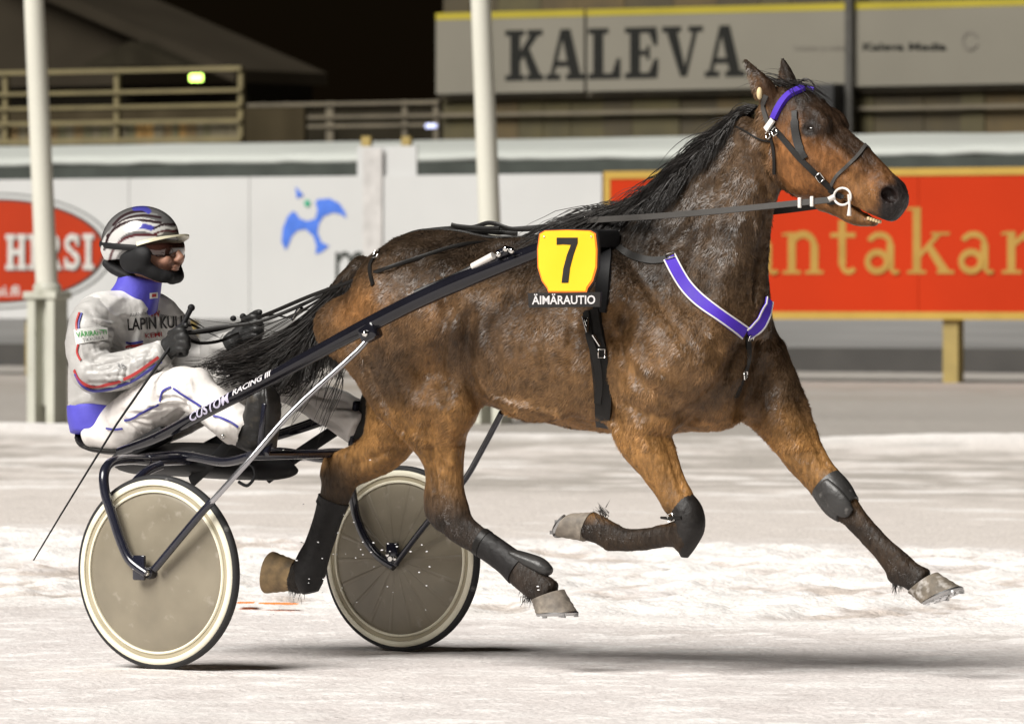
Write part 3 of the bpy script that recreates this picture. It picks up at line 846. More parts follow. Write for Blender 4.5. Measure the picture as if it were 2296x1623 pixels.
# ---- white masts standing beside the track
M['mast_white'] = mat('mast_white', (.64, .63, .55), .45, var=.06, vscale=2, stretch=(1, 1, .2))
M['mast_base'] = mat('mast_base', (.50, .50, .43), .6, var=.15, vscale=3, stretch=(1, 1, .3), dirt=((.22, .22, .13), 4, .56, .5))
MP = Plane(70.8)
def mast(pxb, pyb, pxt, label, base_py):
    y = lat_at(70.8, pxb); foot = Vector(L(pxb, base_py, y)); foot.z = 0
    t = thing('light_mast', label, 'mast', TEAM @ Matrix.Translation(foot))
    a = Vector(L(pxb, pyb, y)) - foot; b = Vector(L(pxt, 0, y)) - foot
    d = (b - a); top = a + d * (9.0 / d.z)
    mb = MB(); mb.tube([a - d * .02, a + d * .5, b, top], [.108, .103, .096, .06], 20); mb.build('pole', M['mast_white'], t, smooth=60)
    h = a.z
    for s in (-1, 1):
        mb = MB(); mb.box((.115 * s, 0, h / 2), (.10, .22, h), bev=.008); mb.build('base_channel', M['mast_base'], t)
    mb = MB(); mb.box((0, .05, h / 2 + .05), (.13, .10, h - .25), bev=.006); mb.build('base_web', M['mast_base'], t)
    mb = MB(); mb.box((0, 0, h - .03), (.40, .26, .07), bev=.01); mb.build('clamp_plate', M['mast_base'], t)
    mb = MB(); mb.lathe([(.12, h - .06), (.135, h - .02), (.135, h + .06), (.11, h + .09)], 20, axis='z'); mb.build('collar', M['mast_base'], t, smooth=40)
    return t
mast(106, 655, 76, 'tall white mast on a steel base beside the red oval sign', 950)
mast(1104, 655, 1078, 'slender white mast rising beyond the horse’s back', 950)
# ================================================================ the horse
HRES = 0.0068
def nd(px, py, lat, hd, hw):
    """centre point, half depth (survey units), half width (metres)"""
    p = L(px, py, lat)
    return (p[0], p[1], p[2], hw, hd * PXM)
def nd2(top, bot, lat, hw):
    a = L(top[0], top[1], lat); b = L(bot[0], bot[1], lat)
    c = (a + b) / 2
    return (c[0], c[1], c[2], hw, np.linalg.norm(a - b) / 2)
def LS(px, py, o):
    """a feature seen on the near side at lateral offset |o|, mirrored for the far side"""
    p = L(px, py, -abs(o)); return np.array((p[0], o, p[2]))
def tz(x, zt, zb, w, y=0.0): return (x, y, (zt + zb) / 2, w, (zt - zb) / 2)

def build_horse_field(res):
    f = Field((-0.62, -0.46, 0.10), (2.78, 0.46, 2.16), res)
    # trunk
    f.sweep([tz(.43, 1.36, 1.08, .13), tz(.50, 1.42, 1.00, .20), tz(.60, 1.465, .93, .25), tz(.74, 1.468, .935, .268), tz(.92, 1.442, .893, .285),
             tz(1.10, 1.432, .850, .290), tz(1.28, 1.44, .812, .285), tz(1.46, 1.45, .802, .262), tz(1.62, 1.43, .80, .235), tz(1.76, 1.37, .825, .20), tz(1.86, 1.28, .90, .15)], k=0.02, cap=.7)
    # withers and back ridge
    f.sweep([(.95, 0, 1.40, .07, .045), (1.15, 0, 1.415, .06, .05), (1.30, 0, 1.445, .055, .062), (1.42, 0, 1.45, .06, .07), (1.56, 0, 1.45, .06, .07)], k=.07)
    # croup crest
    f.sweep([(.52, 0, 1.40, .10, .05), (.66, 0, 1.43, .12, .05), (.85, 0, 1.41, .12, .04)], k=.06)
    # neck
    f.sweep([nd2((1400, 505), (1640, 860), 0, .17), nd2((1430, 468), (1690, 750), 0, .145), nd2((1497, 424), (1704, 615), 0, .110), nd2((1568, 358), (1713, 515), 0, .088),
             nd2((1632, 292), (1727, 450), 0, .076), nd2((1688, 240), (1745, 405), 0, .072)], k=.09, cap=.5)
    # chest front, breast muscles
    for sgn in (-1, 1):
        f.ell((1.84, .115 * sgn, 1.06), (.10, .105, .16), axis=(1, 0, -.25), k=.06)
        f.ell((1.70, .17 * sgn, 1.07), (.19, .085, .15), axis=(.8, 0, -.55), k=.06)     # point of shoulder
        f.ell((1.53, .195 * sgn, 1.20), (.27, .06, .115), axis=(.62, 0, -.78), k=.07)    # scapula
        f.ell((1.44, .195 * sgn, 1.02), (.17, .07, .135), axis=(.4, 0, -.9), k=.07)      # triceps
        f.ell((1.24, .235 * sgn, 1.02), (.22, .05, .18), k=.06)
        f.ell((.66, .185 * sgn, 1.24), (.21, .10, .20), axis=(.8, 0, -.3), k=.06)        # haunch
        f.ell((.50, .145 * sgn, 1.13), (.13, .09, .24), axis=(.2, 0, 1), k=.06)          # buttock
        f.ell((.86, .215 * sgn, 1.33), (.05, .045, .05), k=.08)                          # point of hip
    f.ell((1.80, 0, .92), (.12, .10, .10), k=.06)
    # ---- near fore, folded
    y = -.165
    f.sweep([nd(1500, 840, y, 92, .095), nd(1447, 920, y, 88, .085), nd(1443, 975, y, 70, .072), nd(1470, 1028, y, 54, .060), nd(1500, 1085, y, 41, .048), nd(1519, 1125, y, 36, .042)], k=.05)
    f.sweep([nd(1519, 1120, y, 35, .042), nd(1536, 1150, y, 36, .044), nd(1543, 1180, y, 34, .046), nd(1537, 1212, y, 25, .043), nd(1533, 1228, y, 16, .036)], k=.02)
    f.ell(L(1552, 1152, y), (.020, .032, .030), k=.03)
    f.sweep([nd(1530, 1196, y, 30, .038), nd(1495, 1200, y, 26, .029), nd(1450, 1208, y, 25, .027), nd(1405, 1210, y, 26, .028), nd(1375, 1205, y, 31, .034)], k=.02)
    f.sweep([nd(1372, 1204, y, 31, .035), nd(1348, 1190, y, 32, .033), nd(1330, 1182, y, 33, .037), nd(1318, 1180, y, 32, .040)], k=.015, cap=.4)
    # ---- far fore, reaching forward
    y = .15
    f.sweep([nd(1690, 840, y, 100, .09), nd(1742, 915, y, 74, .082), nd(1773, 968, y, 60, .068), nd(1803, 1020, y, 49, .055), nd(1832, 1060, y, 42, .046), nd(1856, 1090, y, 39, .043)], k=.05)
    f.sweep([nd(1850, 1082, y, 39, .043), nd(1872, 1108, y, 39, .046), nd(1893, 1134, y, 35, .043), nd(1912, 1156, y, 29, .035), nd(1942, 1190, y, 26, .028), nd(1978, 1228, y, 26, .027),
             nd(2004, 1256, y, 31, .032), nd(2022, 1276, y, 34, .037), nd(2043, 1290, y, 31, .033), nd(2066, 1304, y, 33, .038)], k=.02, cap=.5)
    f.ell(L(2010, 1292, y), (.03, .025, .025), k=.02)
    # ---- near hind, stepping under
    y = -.15
    f.sweep([nd(880, 760, y, 130, .12), nd(920, 850, y, 118, .105), nd(962, 925, y, 92, .088), nd(984, 985, y, 68, .074), nd(994, 1035, y, 50, .055), nd(998, 1080, y, 44, .045), nd(1002, 1115, y, 46, .045),
             nd(1012, 1150, y, 47, .047), nd(1032, 1182, y, 38, .040), nd(1062, 1205, y, 32, .031), nd(1100, 1230, y, 30, .029), nd(1136, 1256, y, 30, .030), nd(1166, 1281, y, 34, .036), nd(1190, 1300, y, 36, .037),
             nd(1212, 1318, y, 33, .034), nd(1228, 1332, y, 36, .040)], k=.05, cap=.45)
    f.sweep([nd(972, 1060, y, 12, .02), nd(966, 1110, y, 14, .022), nd(972, 1150, y, 18, .026), nd(990, 1172, y, 16, .026)], k=.025)   # point of hock
    f.ell(L(1020, 905, y - .03), (.085, .075, .10), k=.06)    # stifle
    # ---- far hind, pushed off
    y = .13
    f.sweep([nd(905, 800, y, 110, .11), nd(905, 880, y, 96, .10), nd(885, 950, y, 76, .085), nd(860, 1000, y, 60, .068), nd(822, 1030, y, 49, .052), nd(786, 1050, y, 45, .045), nd(764, 1070, y, 45, .046),
             nd(752, 1105, y, 40, .044), nd(742, 1140, y, 34, .035), nd(728, 1185, y, 31, .031), nd(713, 1228, y, 31, .031), nd(698, 1262, y, 35, .037), nd(690, 1290, y, 38, .038)], k=.05, cap=.5)
    f.sweep([nd(800, 1012, y, 12, .02), nd(760, 1026, y, 14, .022), nd(738, 1036, y, 16, .025), nd(733, 1064, y, 14, .024)], k=.025)
    f.sweep([nd(690, 1292, y, 38, .037), nd(674, 1296, y, 35, .034), nd(658, 1292, y, 35, .038)], k=.02, cap=.4)
    # ---- head
    f.sweep([nd2((1715, 205), (1728, 345), 0, .066), nd2((1762, 190), (1738, 372), 0, .078), nd2((1812, 200), (1745, 398), 0, .090), nd2((1852, 236), (1755, 420), 0, .098), nd2((1893, 279), (1783, 437), 0, .092),
             nd2((1924, 309), (1822, 441), 0, .078), nd2((1952, 337), (1860, 447), 0, .066), nd2((1982, 369), (1895, 464), 0, .058), nd2((2008, 395), (1930, 478), 0, .058), nd2((2027, 414), (1966, 492), 0, .056), nd2((2034, 434), (1994, 493), 0, .044)], k=.03, cap=.45)
    for sgn in (-1, 1):
        f.ell(LS(1790, 372, .062 * sgn), (.115, .04, .095), axis=(.75, 0, -.3), k=.03)      # jowl
        f.ell(LS(1836, 266, .062 * sgn), (.050, .018, .024), axis=(.75, 0, -.62), k=.03)     # brow
        f.sweep([tuple(LS(1822, 314, .080 * sgn)) + (.014, .016), tuple(LS(1880, 354, .068 * sgn)) + (.012, .013), tuple(LS(1915, 387, .052 * sgn)) + (.010, .010)], k=.03)  # facial crest
        f.ell(LS(1984, 434, .036 * sgn), (.042, .020, .038), axis=(.7, 0, -.6), k=.025)      # nostril wing
        f.ell(LS(1994, 438, .046 * sgn), (.029, .022, .022), axis=(.75, .1, -.6), k=.008, sub=True)
        f.ell(LS(1766, 330, .060 * sgn), (.05, .03, .03), axis=(.2, 0, 1), k=.04)
        f.ell(LS(1817, 290, .092 * sgn), (.026, .016, .018), axis=(.8, 0, -.4), k=.012, sub=True)
        f.sweep([tuple(LS(1796, 292, .078 * sgn)) + (.008, .008), tuple(LS(1816, 279, .083 * sgn)) + (.009, .007), tuple(LS(1836, 292, .078 * sgn)) + (.008, .007)], k=.012)
        f.sweep([tuple(LS(1796, 292, .078 * sgn)) + (.008, .007), tuple(LS(1817, 301, .083 * sgn)) + (.008, .006), tuple(LS(1836, 292, .078 * sgn)) + (.008, .006)], k=.012)
    # lower jaw and lip, mouth slightly open
    f.sweep([nd(1850, 448, 0, 26, .045), nd(1885, 466, 0, 21, .036), nd(1912, 484, 0, 19, .034), nd(1938, 495, 0, 14, .034), nd(1960, 500, 0, 8, .026)], k=.012)
    f.sweep([nd(2000, 503, 0, 4, .09), nd(1966, 489, 0, 6, .09), nd(1932, 470, 0, 5, .09), nd(1902, 450, 0, 3, .09)], k=.006, sub=True)
    # jugular and shoulder grooves
    f.sweep([nd(1744, 420, -.085, 6, .012), nd(1715, 540, -.115, 8, .014), nd(1668, 690, -.17, 10, .02), nd(1648, 780, -.19, 10, .02)], k=.05, sub=True)
    f.sweep([nd(1690, 770, 0, 10, .02), nd(1688, 850, 0, 12, .022), nd(1668, 920, 0, 10, .02)], k=.06, sub=True)
    f.sweep([nd(1395, 700, -.285, 8, .02), nd(1380, 820, -.29, 8, .02), nd(1372, 930, -.27, 8, .02)], k=.06, sub=True)
    f.sweep([nd(1045, 720, -.315, 8, .02), nd(1030, 820, -.30, 10, .02), nd(1055, 900, -.29, 10, .02)], k=.07, sub=True)
    f.sweep([nd(800, 760, -.27, 6, .02), nd(850, 850, -.27, 8, .02), nd(905, 960, -.24, 8, .02)], k=.05, sub=True)
    # ears
    f.sweep([nd(1730, 222, -.05, 20, .026), nd(1713, 200, -.060, 25, .030), nd(1696, 172, -.068, 17, .020), nd(1680, 148, -.072, 8, .010), nd(1668, 132, -.074, 2, .004)], k=.015)
    f.sweep([nd(1766, 208, .05, 22, .026), nd(1764, 182, .058, 22, .028), nd(1759, 155, .064, 14, .017), nd(1754, 130, .066, 3, .005)], k=.015)
    f.sweep([nd(1705, 212, -.100, 10, .016), nd(1696, 184, -.098, 10, .014), nd(1683, 154, -.088, 5, .008)], k=.01, sub=True)
    f.sweep([nd(1752, 200, .022, 8, .014), nd(1752, 176, .030, 9, .014), nd(1750, 150, .045, 4, .008)], k=.01, sub=True)
    # tail dock
    f.sweep([nd(815, 600, 0, 30, .05), nd(775, 640, 0, 26, .04), nd(735, 690, 0, 20, .032), nd(700, 730, 0, 14, .02)], k=.03)
    # veins and small relief on the near side
    return f

def to_px(V):
    X = OX + V[:, 0] * UX + V[:, 1] * VX; Y = OY + V[:, 0] * UY + V[:, 1] * VY
    return np.stack([CXP + FOC * X / Y, HOR - FOC * (V[:, 2] - CAM_H) / Y], axis=1)

def seg_dist(P, pts):
    pts = np.array(spline(pts, 6) if len(pts) > 2 else pts, dtype=float)
    best = np.full(len(P), 1e9)
    for a, b in zip(pts[:-1], pts[1:]):
        d = b - a; t = np.clip(((P - a) @ d) / (d @ d), 0, 1)
        best = np.minimum(best, np.hypot(*(P - a - t[:, None] * d).T))
    return best

# muscle lines of the right side: outline, width, height in millimetres (survey of the visible flank)
STROKES = [
    ([(1395, 560), (1490, 690), (1560, 790)], 16, -8), ([(1555, 800), (1605, 835)], 42, 11), ([(1385, 760), (1440, 850), (1505, 905)], 14, -8),
    ([(1405, 900), (1470, 935), (1545, 930)], 14, -6), ([(1665, 770), (1612, 860), (1540, 940)], 15, -13), ([(1650, 850), (1575, 935)], 22, 9),
    ([(1362, 740), (1352, 850), (1385, 960)], 12, -9), ([(1410, 790), (1450, 870)], 40, 9), ([(1500, 720), (1530, 760)], 40, 7),
    ([(1483, 960), (1512, 1040), (1530, 1100)], 9, -5), ([(1440, 960), (1478, 1050)], 16, 5), ([(1535, 985), (1545, 1080)], 8, 3),
    ([(1120, 690), (1128, 860)], 14, -3), ([(1175, 690), (1185, 890)], 14, -3), ([(1230, 690), (1240, 910)], 14, -3), ([(1285, 720), (1292, 920)], 14, -3),
    ([(1048, 710), (1050, 830), (1078, 912)], 14, -11), ([(1095, 885), (1230, 925), (1345, 950)], 6, 4), ([(1090, 740), (1110, 850)], 30, 6),
    ([(1005, 690), (985, 800), (1005, 890)], 16, -8), ([(785, 750), (838, 860), (905, 965)], 13, -10), ([(865, 690), (905, 800), (935, 900)], 34, 9),
    ([(960, 955), (987, 1045)], 9, -6), ([(962, 1010), (972, 1100)], 8, -9), ([(1020, 960), (1015, 1040)], 12, 5), ([(1005, 1110), (1030, 1150)], 12, 4),
    ([(1735, 460), (1712, 560), (1688, 670)], 15, -10), ([(1702, 440), (1650, 580), (1598, 720)], 32, 9), ([(1650, 320), (1570, 440), (1490, 540)], 18, -7),
    ([(1600, 420), (1560, 560), (1520, 660)], 20, -6), ([(1702, 350), (1722, 430)], 9, -6), ([(1690, 760), (1690, 850), (1660, 935)], 16, -9),
    ([(1735, 790), (1765, 870)], 26, 8), ([(1792, 900), (1822, 980), (1850, 1040)], 9, -5), ([(1755, 920), (1790, 1000)], 14, 4), ([(1722, 760), (1712, 840)], 10, -6),
    ([(1838, 318), (1900, 388)], 9, -5), ([(1736, 330), (1741, 400), (1768, 440)], 9, -9), ([(1845, 300), (1935, 385)], 10, 4), ([(1868, 280), (1960, 370)], 10, -3),
    ([(1790, 350), (1830, 420)], 16, 3), ([(1880, 400), (1925, 440)], 10, 3), ([(1880, 690), (890, 760)], 1, 0),
    ([(930, 580), (990, 640), (1010, 700)], 20, -6), ([(1040, 640), (1060, 660)], 24, 8), ([(850, 620), (900, 700)], 30, 5),
    ([(880, 930), (935, 985)], 10, 4), ([(800, 1040), (880, 1010)], 9, -4),
]

def sculpt(V, N):
    P = to_px(V)
    Y = V[:, 0] * UX + V[:, 1] * VX + OX, V[:, 0] * UY + V[:, 1] * VY + OY
    vd = np.stack([Y[0], Y[1], V[:, 2] - CAM_H], axis=1); vd /= np.linalg.norm(vd, axis=1)[:, None]
    Nw = np.stack([N[:, 0] * UX + N[:, 1] * VX, N[:, 0] * UY + N[:, 1] * VY, N[:, 2]], axis=1)
    face = np.clip(-(vd * Nw).sum(axis=1) * 1.6, 0, 1)
    near = np.where((P[:, 0] > 1690) | (P[:, 1] > 700) & (P[:, 0] > 1640), 1.0, np.clip((-V[:, 1] - .03) / .05, 0, 1))
    near = np.where((P[:, 0] < 945) & (P[:, 1] > 925), 1.0, near)
    D = np.zeros(len(V))
    for pts, w, a in STROKES:
        if a == 0: continue
        D += a * 0.0018 * np.exp(-(seg_dist(P, pts) / w) ** 2)
    return V + N * (D * face * near)[:, None]

def horse_colours(V):
    x, y, z = V[:, 0], V[:, 1], V[:, 2]
    n1 = value_noise(V, 5, 1); n2 = value_noise(V, 22, 2); n3 = value_noise(V * (1, 1, .5), 75, 3, 2)
    bay = np.array((.120, .066, .029)); lt = np.array((.265, .134, .043)); dk = np.array((.015, .011, .008)); blk = np.array((.012, .010, .009))
    C = np.tile(bay, (len(V), 1))
    def mix(c, w):
        w = np.clip(w, 0, 1)[:, None]
        C[:] = C * (1 - w) + np.array(c) * w
    ss = lambda a, b, v: np.clip((v - a) / (b - a), 0, 1) ** 2 * (3 - 2 * np.clip((v - a) / (b - a), 0, 1))
    mix(lt, .85 * ss(.95, .80, z + .10 * n1) * (z > .5))
    mix(np.array((.21, .112, .044)), .75 * np.exp(-((x - 1.62) / .15) ** 2 - ((z - 1.02) / .16) ** 2) * (y < .1))      # tan shoulder
    mix(np.array((.25, .115, .038)), .85 * np.exp(-((x - .50) / .16) ** 2 - ((z - 1.22) / .10) ** 2))                     # tan buttock
    # dark along the back, loins
    top = np.interp(x, [.3, .6, 1.1, 1.4, 1.6, 1.9, 2.1, 2.6], [1.34, 1.46, 1.43, 1.50, 1.62, 1.80, 1.97, 1.6])
    mix(dk, .88 * ss(.26, .05, top - z + .09 * n1) * (x < 1.62))
    mix(np.array((.045, .031, .022)), .75 * np.exp(-((x - .95) / .22) ** 2 - ((z - 1.14 + .1 * n1) / .12) ** 2))       # sweaty flank
    mix(np.array((.22, .112, .040)), .8 * np.exp(-((x - .80) / .055) ** 2 - ((z - .98) / .16) ** 2) * (y < 0))
    mix(np.array((.20, .10, .036)), .7 * np.exp(-((x - .84) / .05) ** 2 - ((z - 1.21) / .06) ** 2) * (y < 0))
    mix(np.array((.040, .027, .018)), .7 * np.exp(-((x - .62) / .14) ** 2 - ((z - 1.02 + .08 * n1) / .14) ** 2))
    nk = ss(1.50, 1.72, x) * ss(1.14, 1.32, z) * ss(2.14, 2.0, x + .35 * (z - 1.6))
    mix(np.array((.046, .031, .020)), .85 * nk * (0.9 + .5 * n1))
    mix(np.array((.085, .045, .020)), .55 * np.exp(-((x - 2.02) / .08) ** 2 - ((z - 1.72) / .16) ** 2))
    mix(np.array((.038, .026, .017)), .75 * ss(1.66, 1.80, x) * ss(.84, .98, z) * ss(1.36, 1.2, z) * (0.85 + .5 * n1) * ss(.20, .12, np.abs(y)))
    mix(dk, .85 * ss(1.28, 1.40, x) * ss(1.20, 1.36, z + .08 * n1) * ss(1.85, 1.6, x))
    hd = ss(2.02, 2.10, x + .25 * (z - 1.8))
    mix(np.array((.185, .078, .025)), hd * .95)
    a = L(1800, 192, 0); b = L(2030, 428, 0)
    d = b - a; d = d / np.linalg.norm(d)
    nrm = np.array((d[2], 0, -d[0]))
    if nrm[2] > 0: nrm = -nrm
    depth = (V - a) @ nrm; along = (V - a) @ d
    mix(dk, hd * .9 * ss(.085, .02, depth + .04 * n1) * ss(.60, .30, along))
    mix(dk, hd * .8 * ss(.13, .03, along + .03 * n1))
    mix(np.array((.17, .082, .030)), hd * .7 * ss(.30, .40, along) * ss(.03, .07, depth) * ss(.52, .47, along))
    mix(np.array((.022, .018, .017)), hd * ss(.46, .52, along + .04 * n2 - .25 * (depth - .06)))
    for sg in (-1, 1):
        e = LS(1817, 290, .080 * sg)
        r = np.linalg.norm((V - e) * (1, 1, 1.3), axis=1)
        mix(np.array((.022, .016, .013)), ss(.05, .026, r + .008 * n2))
        q = LS(1994, 438, .046 * sg)
        r = np.linalg.norm(V - q, axis=1)
        mix(np.array((.012, .007, .006)), ss(.036, .026, r))
    mix(dk, ss(1.965, 2.02, z) * .75)
    lo = ss(.60, .48, z + .05 * n1)
    mix(np.array((.016, .013, .011)), .95 * lo)
    fr = (x > 1.2)
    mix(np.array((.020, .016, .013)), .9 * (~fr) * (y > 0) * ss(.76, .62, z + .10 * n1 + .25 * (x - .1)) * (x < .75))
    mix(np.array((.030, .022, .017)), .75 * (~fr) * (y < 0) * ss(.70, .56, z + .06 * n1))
    mix(np.array((.050, .030, .016)), .5 * lo * fr * np.exp(-((z - .40) / .06) ** 2))
    mix(np.array((.028, .020, .015)), .8 * fr * np.exp(-((z - .55) / .07) ** 2) * (np.abs(y) > .1) * (x > 1.9))
    C *= (1 + .42 * n2 + .34 * n3 + .20 * n1)[:, None]
    C = np.clip(C, .004, 1)
    return C

hf = build_horse_field(HRES)
HV, HQ = hf.mesh()
del hf
HN = vnormals(HV, HQ)
HV = sculpt(HV, HN); HN = vnormals(HV, HQ)
# soft muscle relief and skin folds
HV = HV + HN * (0.0035 * value_noise(HV, 9, 11, 2) + 0.0030 * value_noise(HV * (1, 1, .5), 34, 12, 2))[:, None]
HBVH = BVHTree.FromPolygons([tuple(v) for v in HV], [tuple(q) for q in HQ])
horse = thing('racehorse', 'dark bay horse trotting in harness with black mane and legs', 'horse', TEAM)
def coat_material():
    m = mat('bay_coat', (.1, .05, .02), .52, attr='coat', var=.34, vscale=80, stretch=(1.0, 1.0, .38), bump=.006, bscale=80, rvar=.2, spec=.22, sheen=0.0)
    nt = m.node_tree; b = nt.nodes['Principled BSDF']
    return m
M['coat'] = coat_material()
me = np_mesh('body', HV, HQ)
HC = horse_colours(HV)
set_col(me, HC)
horse_body = mobj('body', me, M['coat'], horse)

# ---- short winter coat: hairs lying back and down along the body
def coat_hair(n):
    R = np.random.default_rng(21)
    a = np.linalg.norm(np.cross(HV[HQ[:, 2]] - HV[HQ[:, 0]], HV[HQ[:, 3]] - HV[HQ[:, 1]]), axis=1)
    q = R.choice(len(HQ), n, p=a / a.sum())
    u, v = R.uniform(size=(2, n, 1))
    A, B, C, D = (HV[HQ[q, i]] for i in range(4))
    P = (A * (1 - u) + B * u) * (1 - v) + (D * (1 - u) + C * u) * v
    i0 = HQ[q, 0]; N = HN[i0]; col = HC[i0]
    x, z = P[:, 0], P[:, 2]
    d = np.tile((-.55, 0, -.85), (n, 1)).astype(float)
    d[x > 1.5] = (-.45, -.1, -.9)
    hd = (x + .25 * (z - 1.8)) > 2.06
    d[hd] = (-.8, 0, .45)
    low = z < .75
    d[low] = (-.15, 0, -1.0)
    k = np.stack([value_noise(P, 7, 61, 2), value_noise(P, 7, 62, 2), value_noise(P, 7, 63, 2)], axis=1)
    k2 = np.stack([value_noise(P, 38, 64, 2), value_noise(P, 38, 65, 2), value_noise(P, 38, 66, 2)], axis=1)
    d = d + .9 * k + .7 * k2 + R.normal(0, .16, (n, 3))
    d -= N * (d * N).sum(axis=1)[:, None]; d /= np.maximum(np.linalg.norm(d, axis=1), 1e-6)[:, None]
    s = np.cross(N, d)
    ln = np.where(hd, .008, np.where(low, .006, .017)) * R.uniform(.6, 1.3, n)
    w = np.where(hd | low, .0013, .0019) * R.uniform(.7, 1.3, n)
    lift = ln * (.16 + .22 * np.clip(value_noise(P, 30, 67, 2), -1, 1) + R.uniform(0, .12, n))
    b = P - N * .0015
    tip = P + d * ln[:, None] + N * np.maximum(lift, .0008)[:, None]
    V = np.stack([b - s * w[:, None], b + s * w[:, None], tip], axis=1).reshape(-1, 3)
    F = np.arange(3 * n).reshape(-1, 3)
    f = (1 + .45 * value_noise(P, 45, 68, 2) + R.uniform(-.25, .35, n))[:, None]
    c = np.clip(col * f, .003, 1); c2 = np.clip(c * 1.25, 0, 1)
    me = np_mesh('coat_hair', V, F, smooth=False)
    set_col(me, np.stack([c, c, c2], axis=1).reshape(-1, 3))
    m = mat('coat_hair', (.1, .05, .02), .38, attr='coat', var=.1, vscale=40, rvar=.15, spec=.34)
    o = mobj('coat_hair', me, m, horse); o['kind'] = 'stuff'
coat_hair(230000)
CAML = TEAM.inverted() @ Vector((0, 0, CAM_H))
def hit(px, py, bvh=None, lift=0.0):
    """where the line of sight of a survey point meets the body: location, normal (team frame)"""
    q = Vector(L(px, py, 0.0)); d = (q - CAML).normalized()
    loc, nor, idx, dist = (bvh or HBVH).ray_cast(CAML, d)
    if loc is None:
        loc, nor, idx, dist = (bvh or HBVH).find_nearest(q)
    if nor.dot(d) > 0: nor = -nor
    return loc + nor * lift, nor

def hits(pts, lift=0.004, n=6, bvh=None):
    sp = spline(pts, n) if len(pts) > 2 else [tuple(np.array(pts[0]) * (1 - i / n) + np.array(pts[1]) * i / n) for i in range(n + 1)]
    R = [hit(p[0], p[1], bvh, lift) for p in sp]
    return [r[0] for r in R], [r[1] for r in R]

def ribbon(mb, P, N, w, t=0.004, shift=0.0):
    """flat strap along P, width w lying on the surface with normals N"""
    m = len(P); W = w if hasattr(w, '__len__') else [w] * m
    vs = []
    for i in range(m):
        tg = (Vector(P[min(i + 1, m - 1)]) - Vector(P[max(i - 1, 0)])).normalized()
        n = Vector(N[i]); n = (n - tg * n.dot(tg)).normalized(); s = tg.cross(n)
        c = Vector(P[i]) + s * shift; h = W[i] / 2
        vs += [c - s * h - n * t * .5, c + s * h - n * t * .5, c + s * h * .92 + n * t * .5, c - s * h * .92 + n * t * .5]
    fs = []
    for i in range(m - 1):
        for j in range(4): fs.append((i * 4 + j, i * 4 + (j + 1) % 4, i * 4 + 4 + (j + 1) % 4, i * 4 + 4 + j))
    fs += [(3, 2, 1, 0), tuple((m - 1) * 4 + j for j in range(4))]
    return mb.add(vs, fs)

def mirror(P, N): return [Vector((p[0], -p[1], p[2])) for p in P], [Vector((n[0], -n[1], n[2])) for n in N]

def smoothed(P, N, it=2):
    P = [Vector(p) for p in P]; N = [Vector(n) for n in N]
    for _ in range(it):
        P = [P[0]] + [(P[i - 1] + P[i] * 2 + P[i + 1]) / 4 for i in range(1, len(P) - 1)] + [P[-1]]
        N = [N[0]] + [((N[i - 1] + N[i] * 2 + N[i + 1]) / 4).normalized() for i in range(1, len(N) - 1)] + [N[-1]]
    return P, N

# ---------------------------------------------------------------- hooves
def hoof(toe_top, heel_top, toe_bot, heel_bot, lat, wt, wb, material, shoe=True):
    A, B, C, D = [Vector(L(q[0], q[1], lat)) for q in (toe_top, heel_top, toe_bot, heel_bot)]
    mb = MB(); n = 28; rows = 9; vs = []; fs = []
    for r in range(rows):
        t = r / (rows - 1)
        toe = A.lerp(C, t); heel = B.lerp(D, t); w = wt + (wb - wt) * t
        ring = 1 + .018 * math.sin(t * 22)
        if r == 0: ring *= 1.03
        c = (toe + heel) / 2; u = (toe - heel) / 2
        for j in range(n):
            an = 2 * math.pi * j / n
            q = abs(math.cos(an)) ** .85 * (1 if math.cos(an) > 0 else -1)
            vs.append(c + u * q * ring + Vector((0, 1, 0)) * w * math.sin(an) * ring)
    for r in range(rows - 1):
        for j in range(n): fs.append((r * n + j, r * n + (j + 1) % n, (r + 1) * n + (j + 1) % n, (r + 1) * n + j))
    ax = ((C + D) - (A + B)).normalized()
    c = (C + D) / 2 - ax * .012; k = len(vs); vs.append(c)
    for j in range(n): fs.append(((rows - 1) * n + j, (rows - 1) * n + (j + 1) % n, k))
    vs.append((A + B) / 2); fs += [((j + 1) % n, j, k + 1) for j in range(n)]
    mb.add(vs, fs)
    o = mb.build('hoof', material, horse, smooth=50)
    if shoe:
        s = MB(); pts = []
        u = (C - D) / 2; cc = (C + D) / 2
        for j in range(25):
            an = -2.5 + 5.0 * j / 24
            pts.append(cc + u * math.cos(an) * .93 + Vector((0, 1, 0)) * wb * .92 * math.sin(an) + ax * .004)
        s.tube(pts, .008, n=6, up=ax)
        for j in (3, 8, 16, 21): s.box(pts[j] + ax * .008, (.012, .012, .012))
        s.build('horseshoe', M['steel'], o, smooth=40)
    return o
M['hoof_pale'] = mat('hoof_pale', (.22, .19, .155), .7, var=.45, vscale=30, stretch=(1, 1, 1), bump=.001, bscale=120, dirt=((.07, .055, .045), 14, .5, .7))
M['hoof_dark'] = mat('hoof_dark', (.15, .125, .095), .7, var=.4, vscale=26, bump=.001, bscale=120, dirt=((.6, .57, .54), 30, .52, .8))
M['hoof_tan'] = mat('hoof_tan', (.25, .17, .085), .75, var=.4, vscale=24, bump=.001, bscale=120, dirt=((.05, .04, .03), 20, .5, .6))
hoof((1309, 1213), (1331, 1148), (1252, 1203), (1285, 1150), -.165, .041, .054, M['hoof_pale'])
hoof((2100, 1283), (2040, 1329), (2153, 1316), (2070, 1353), .15, .041, .056, M['hoof_dark'])
hoof((1261, 1321), (1196, 1346), (1290, 1372), (1206, 1374), -.15, .042, .056, M['hoof_pale'])
